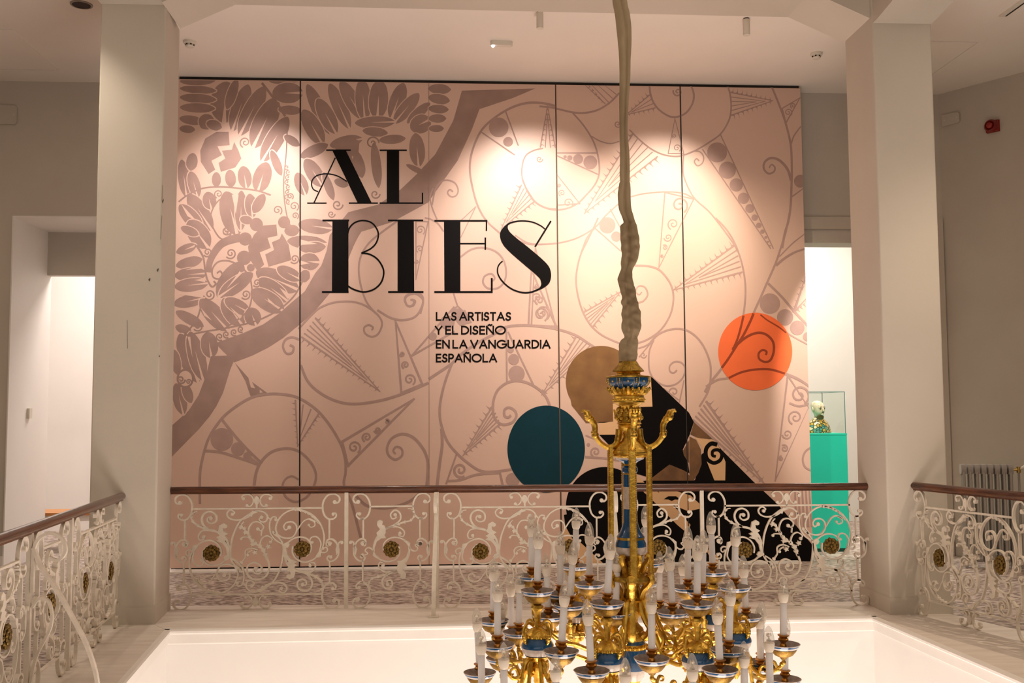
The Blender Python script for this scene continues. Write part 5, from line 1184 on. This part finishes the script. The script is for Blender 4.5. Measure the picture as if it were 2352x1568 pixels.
for sy in (-D, D): mb.box(-W, W, sy - 0.003, sy + 0.003, H, H + 0.007)
for sx in (-W, W): mb.box(sx - 0.003, sx + 0.003, -D, D, H, H + 0.007)
mb.build('glass_edges', EDGE, t)
# bust: smooth lathe-like head, neck and robed shoulders
bc = atY(1881, 995, PY + 0.30)
t = thing('porcelain_bust', (bc.x, PY + 0.32, ZT), 'bald headed porcelain bust in a yellow and green patterned robe inside the glass case', 'bust')
robe = bpy.data.materials.new('robe_glaze'); robe.use_nodes = True; nt = robe.node_tree; bb = nt.nodes['Principled BSDF']; bb.inputs['Roughness'].default_value = 0.2
vo = nt.nodes.new('ShaderNodeTexVoronoi'); vo.inputs['Scale'].default_value = 26; vo.feature = 'DISTANCE_TO_EDGE'
v2 = nt.nodes.new('ShaderNodeTexVoronoi'); v2.inputs['Scale'].default_value = 26
tc = nt.nodes.new('ShaderNodeTexCoord'); nt.links.new(tc.outputs['Object'], vo.inputs['Vector']); nt.links.new(tc.outputs['Object'], v2.inputs['Vector'])
r1 = nt.nodes.new('ShaderNodeValToRGB'); r1.color_ramp.interpolation = 'CONSTANT'
els = r1.color_ramp.elements; els[0].color = (0.62, 0.36, 0.05, 1); els[1].position = 0.35; els[1].color = (0.75, 0.60, 0.35, 1)
e = els.new(0.6); e.color = (0.55, 0.30, 0.10, 1); e = els.new(0.8); e.color = (0.12, 0.30, 0.25, 1)
sx = nt.nodes.new('ShaderNodeSeparateColor'); nt.links.new(v2.outputs['Color'], sx.inputs[0]); nt.links.new(sx.outputs[0], r1.inputs[0])
r2 = nt.nodes.new('ShaderNodeValToRGB'); r2.color_ramp.elements[0].position = 0.07; r2.color_ramp.elements[1].position = 0.10
nt.links.new(vo.outputs['Distance'], r2.inputs[0])
mx = nt.nodes.new('ShaderNodeMix'); mx.data_type = 'RGBA'; mx.inputs[6].default_value = (0.03, 0.04, 0.03, 1)
nt.links.new(r2.outputs[0], mx.inputs[0]); nt.links.new(r1.outputs[0], mx.inputs[7]); nt.links.new(mx.outputs[2], bb.inputs['Base Color'])
SKINP = mat('porcelain_skin', (0.78, 0.66, 0.50), 0.2, col2=(0.66, 0.50, 0.30), scale=30, coat=0.5)
def sweep(mb, rows, seg=20, mi=0):
    """rows: (cx, cy, z, rx, ry)"""
    n0 = len(mb.v)
    for cx, cy, z, rx, ry in rows:
        for j in range(seg):
            q = 2 * PI * j / seg; mb.v.append((cx + rx * math.cos(q), cy + ry * math.sin(q), z))
    for i in range(len(rows) - 1):
        for j in range(seg):
            p = n0 + i * seg + j; r = n0 + i * seg + (j + 1) % seg; mb.f.append((p, r, r + seg, p + seg)); mb.m.append(mi)
    mb.f.append(tuple(n0 + j for j in reversed(range(seg)))); mb.m.append(mi); mb.f.append(tuple(n0 + (len(rows) - 1) * seg + j for j in range(seg))); mb.m.append(mi)
mb = MB(); sweep(mb, [(0.0, 0, 0, 0.175, 0.10), (0, 0, 0.03, 0.165, 0.10), (0, 0, 0.08, 0.145, 0.095), (0, 0, 0.12, 0.118, 0.085), (0, 0, 0.145, 0.085, 0.07), (0, 0, 0.165, 0.058, 0.058), (0, 0, 0.175, 0.050, 0.054)]); mb.build('robe', robe, t, True)
mb = MB()
sweep(mb, [(0.0, 0, 0.15, 0.042, 0.046), (0.0, -0.004, 0.19, 0.040, 0.044), (0.0, -0.012, 0.205, 0.046, 0.056), (0.0, -0.016, 0.225, 0.056, 0.068), (0, -0.010, 0.250, 0.064, 0.078), (0, -0.002, 0.285, 0.070, 0.085), (0, 0.004, 0.315, 0.068, 0.084), (0, 0.008, 0.345, 0.055, 0.068), (0, 0.010, 0.362, 0.034, 0.042), (0, 0.010, 0.370, 0.010, 0.012)])
mb.ball((0, -0.092, 0.262), 0.014, 0, 8, 6, (0.8, 1, 1.6)); mb.ball((0, -0.100, 0.252), 0.010, 0, 8, 5)
for s_ in (-1, 1):
    mb.ball((s_ * 0.070, 0.004, 0.268), 0.022, 0, 8, 6, (0.35, 0.8, 1.2)); mb.ball((s_ * 0.026, -0.074, 0.288), 0.016, 0, 8, 5, (1.3, .7, .5))
mb.ball((0, -0.074, 0.212), 0.020, 0, 8, 5, (1, .8, .7)); head = mb.build('head', SKINP, t, True)
mb = MB()
for s_ in (-1, 1):
    mb.ball((s_ * 0.026, -0.083, 0.276), 0.010, 0, 8, 5, (1.3, .5, .6)); mb.ball((s_ * 0.027, -0.084, 0.296), 0.010, 0, 8, 4, (1.8, .5, .3))
mb.ball((0, -0.086, 0.232), 0.012, 0, 8, 4, (1.6, .5, .3)); mb.build('painted_features', mat('glaze_brown', (0.06, 0.035, 0.015), 0.3), head, True)
mb = MB(); sweep(mb, [(0, -0.03, 0.15, 0.040, 0.036), (0, -0.035, 0.175, 0.046, 0.042), (0, -0.045, 0.195, 0.040, 0.036)]); mb.build('collar', mat('glaze_olive', (0.10, 0.08, 0.02), 0.25), t, True)
t.rotation_euler = (0, 0, 0.35)
# radiators
def radiator(loc_, rz, n, label, valve):
    t = thing('radiator', loc_, label, 'radiator', 'column radiators', rz)
    h = 1.02; p = 0.062
    col = MB(); 
    for dy in (-0.045, 0.0, 0.045): col.lathe([(0.012, 0.10), (0.016, 0.14), (0.0155, 0.90), (0.012, 0.95)], 8, (0, dy, 0))
    for z0, z1 in ((0.06, 0.13), (0.925, h)):
        col.prism([(-0.060, z0 + 0.03), (-0.045, z0), (0.045, z0), (0.060, z0 + 0.03), (0.060, z1 - 0.03), (0.045, z1), (-0.045, z1), (-0.060, z1 - 0.03)], lambda u, v, d: (d, u, v), -0.022, 0.022)
    me = col.mesh('radiator_section', RADM, True)
    for i in range(n): link('radiator_section', me, t, ((i - (n - 1) / 2) * p, 0, 0))
    for x in (-(n - 1) / 2 * p, (n - 1) / 2 * p):
        mb = MB(); mb.box(x - 0.015, x + 0.015, -0.05, 0.05, 0.0, 0.07); mb.build('radiator_foot', RADM, t)
    if valve:
        x = n / 2 * p
        mb = MB(); mb.tube([(x - 0.02, 0, 0.97), (x + 0.05, 0, 0.97)], 0.014, 10); mb.tube([(x + 0.05, 0, 0.94), (x + 0.05, 0, 1.0)], 0.020, 10)
        v = mb.build('valve', BRASS, t, True)
        mb = MB(); mb.tube([(x + 0.05, 0, 0.97), (x + 0.10, -0.02, 1.0), (x + 0.15, -0.03, 1.04)], [0.012, 0.016, 0.010], 8); mb.build('valve_handle', PLAST, v, True)
        mb = MB(); mb.tube([(x + 0.05, 0, 0.95), (x + 0.05, 0, 0.0)], 0.011, 8); mb.build('pipe', RADM, t, True)
    return t
c = atY(2264, 1050, 9.75)
radiator((c.x, 9.75, -0.012), -0.30, 8, 'grey column radiator with brass valve below the red alarm at the right', True)
radiator((-4.98, 10.45, -0.012), 0.0, 9, 'grey column radiator at the left edge beside the left doorway', False)
# red sounder and blank cover plates
dirw = Vector((8.2 - 5.42, 6.6 - YB, 0)).normalized(); nrm = Vector((dirw.y, -dirw.x, 0)); ang = math.atan2(dirw.y, dirw.x)
def onright(px, py):
    P0 = Vector((5.42, YB, 0)); d = ray(px, py); tt = ((P0 - EYE).dot(nrm)) / d.dot(nrm); return EYE + d * tt
p = onright(2282, 291)
t = thing('alarm_sounder', p, 'red fire alarm sounder high on the dark right wall', 'alarm', None, ang)
mb = MB(); mb.box(-0.068, 0.068, -0.012, 0.0, -0.062, 0.062); mb.prism([(-0.064, -0.058), (0.064, -0.058), (0.064, 0.058), (-0.064, 0.058)], lambda u, v, d: (u, d, v), -0.04, -0.012); mb.build('sounder_base', RED, t)
mb = MB(); mt = Matrix.Rotation(PI / 2, 4, 'X'); mb.lathe([(0.068, 0.04), (0.066, 0.075), (0.050, 0.092), (0.046, 0.080), (0.030, 0.072), (0.028, 0.09), (0.012, 0.10)], 24, (0, 0, 0), mtx=mt); mb.build('sounder_horn', mat('alarm_dark_red', (0.22, 0.012, 0.010), 0.3), t, True)
mb = MB(); mb.lathe([(0.03, 0.072), (0.032, 0.095), (0.02, 0.108), (0.004, 0.112)], 16, mtx=mt); mb.build('sounder_lens', RED, t, True)
p = onright(2178, 274)
p2 = atY(2195, 274, YB)
def cover(P, w, h, label, rz=0.0):
    t = thing('cover_plate', P, label, 'cover plate', 'blank cover plates', rz)
    mb = MB(); mb.prism([(-w / 2, -h / 2), (w / 2 - .02, -h / 2), (w / 2, -h / 2 + .02), (w / 2, h / 2 - .02), (w / 2 - .02, h / 2), (-w / 2, h / 2)], lambda u, v, d: (u, d, v), -0.03, 0.0); mb.build('plate', WALL, t)
    mb = MB()
    for sx_ in (-1, 1): mb.lathe([(0.006, 0.03), (0.006, 0.033), (0.002, 0.034)], 8, (sx_ * (w / 2 - .03), 0, 0), mtx=Matrix.Rotation(PI / 2, 4, 'X'))
    mb.build('screw', PLAST, t)
cover(onright(2186, 274), 0.20, 0.12, 'flat grey cover plate high on the right wall beside the column', ang)
p = atY(14, 265, YB); cover((p.x, YB, p.z), 0.24, 0.20, 'flat grey cover plate high on the wall at the upper left edge')
# ceiling fittings
def ceil_at(px, py): p = atZ(px, py, ZC); return p
def cyl_spot(px, py, label):
    p = ceil_at(px, py); t = thing('ceiling_spotlight', (p.x, p.y, ZC), label, 'spotlight', 'cylinder ceiling spotlights')
    mb = MB(); mb.lathe([(0.024, -0.012), (0.024, 0.0)], 18); mb.build('mount', DARK, t)
    mb = MB(); mb.lathe([(0.026, -0.155), (0.031, -0.155), (0.031, -0.016), (0.029, -0.012)], 20); mb.build('spot_body', PLAST, t, True)
    mb = MB(); mb.lathe([(0.025, -0.153), (0.025, -0.150)], 16); mb.build('spot_lens', emit_mat('spot_lens_glow_%d' % px, (1.0, 0.72, 0.48), 0.6), t)
cyl_spot(1240, 26, 'white cylinder spotlight on the ceiling above the left half of the banner'); cyl_spot(1714, 42, 'white cylinder spotlight on the ceiling above the right half of the banner')
def smoke(px, py, label):
    p = ceil_at(px, py); t = thing('smoke_detector', (p.x, p.y, ZC), label, 'smoke detector', 'ceiling smoke detectors')
    mb = MB(); mb.lathe([(0.045, -0.028), (0.058, -0.022), (0.060, 0.0)], 20); mb.build('detector_base', PLAST, t, True)
    mb = MB(); mb.lathe([(0.012, -0.062), (0.034, -0.058), (0.042, -0.046), (0.036, -0.040), (0.036, -0.028)], 20)
    mb.build('detector_head', PLAST, t, True)
    mb = MB()
    for i in range(6): a = i * PI / 3; mb.box(0.037 * math.cos(a) - .006, 0.037 * math.cos(a) + .006, 0.037 * math.sin(a) - .006, 0.037 * math.sin(a) + .006, -0.040, -0.030)
    mb.build('detector_slots', DARK, t)
smoke(436, 95, 'small white smoke detector on the ceiling beside the left column'); smoke(1875, 122, 'small white smoke detector on the ceiling beside the right column')
p = ceil_at(1152, 95); t = thing('emergency_light', (p.x, p.y, ZC), 'small white oblong emergency light lit at its left end, on the ceiling', 'emergency light', None, 0.05)
mb = MB(); out = [(0.075 + 0.03 * math.cos(q), 0.03 * math.sin(q)) for q in [(-PI / 2 + PI * i / 8) for i in range(9)]] + [(-0.075 + 0.03 * math.cos(q), 0.03 * math.sin(q)) for q in [(PI / 2 + PI * i / 8) for i in range(9)]]
mb.prism(out, lambda u, v, d: (u, v, d), -0.045, 0.0); mb.build('light_housing', PLAST, t)
mb = MB(); mb.ball((-0.082, -0.006, -0.048), 0.016, 0, 10, 6); mb.build('light_lens', emit_mat('emergency_glow', (1.0, 0.97, 0.92), 6.0), t, True)
p = ceil_at(187, 10); t = thing('recessed_downlight', (p.x, p.y, ZC), 'dark recessed round downlight in the ceiling at the upper left', 'downlight')
mb = MB(); mb.lathe([(0.075, -0.008), (0.09, -0.008), (0.092, 0.0)], 24, cap=False); mb.build('trim_ring', mat('ring_grey', (.3, .25, .2), .5), t); mb = MB(); mb.lathe([(0.078, -0.004), (0.078, -0.0045)], 24); mb.build('downlight_well', mat('well_dark', (0.035, 0.02, 0.018), .7), t)
# access hatches and air slot
def hatch(x0, x1, y0, y1, label):
    t = thing('ceiling_hatch', ((x0 + x1) / 2, (y0 + y1) / 2, ZC), label, 'hatch', 'ceiling access hatches')
    w, d = (x1 - x0) / 2, (y1 - y0) / 2
    mb = MB(); mb.box(-w, w, -d, d, -0.006, 0.0); mb.build('hatch_panel', CEIL, t)
    mb = MB(); mb.box(-w - .012, w + .012, -d - .012, -d - .004, -0.010, 0); mb.box(-w - .012, w + .012, d + .004, d + .012, -0.010, 0); mb.box(-w - .012, -w - .004, -d, d, -0.010, 0); mb.box(w + .004, w + .012, -d, d, -0.010, 0); mb.build('hatch_frame', CEIL, t)
hatch(-5.2, -3.98, 9.15, 10.22, 'square access hatch in the ceiling at the upper left'); hatch(4.2, 5.02, 9.04, 9.92, 'square access hatch in the ceiling at the right behind the column')
a = ceil_at(2300, 36); t = thing('air_slot', (4.91, 7.7, ZC), 'long narrow air slot in the ceiling at the upper right corner', 'air vent')
mb = MB(); mb.box(-0.035, 0.035, -0.7, a.y - 7.7, -0.012, 0.0); mb.build('slot_frame', PLAST, t); mb = MB(); mb.box(0.012, 0.028, -0.68, a.y - 7.7 - .02, -0.0135, -0.011); mb.build('slot_gap', DARK, t)
# table in the left room
a = atY(54, 1170, 12.0); b = atY(260, 1170, 12.0)
t = thing('side_table', ((a.x + b.x) / 2 + 0.2, 12.1, -0.012), 'low table with orange beech top in the white room behind the left doorway', 'table')
zt = atY(180, 1172, 12.0).z
mb = MB(); mb.box(a.x - (a.x + b.x) / 2 - 0.2, 0.6, -0.25, 0.25, zt - 0.03, zt); mb.build('table_top', ORWOOD, t)
mb = MB(); mb.box(a.x - (a.x + b.x) / 2 - 0.1, 0.55, -0.2, 0.2, zt - 0.10, zt - 0.03); mb.build('apron', WHITE, t)
lg = MB(); lg.box(-0.02, 0.02, -0.02, 0.02, 0.0, zt - 0.03); lme = lg.mesh('leg', WHITE)
for sx_ in (a.x - (a.x + b.x) / 2 - 0.12, 0.52):
    for sy_ in (-0.2, 0.2): link('leg', lme, t, (sx_, sy_, 0))
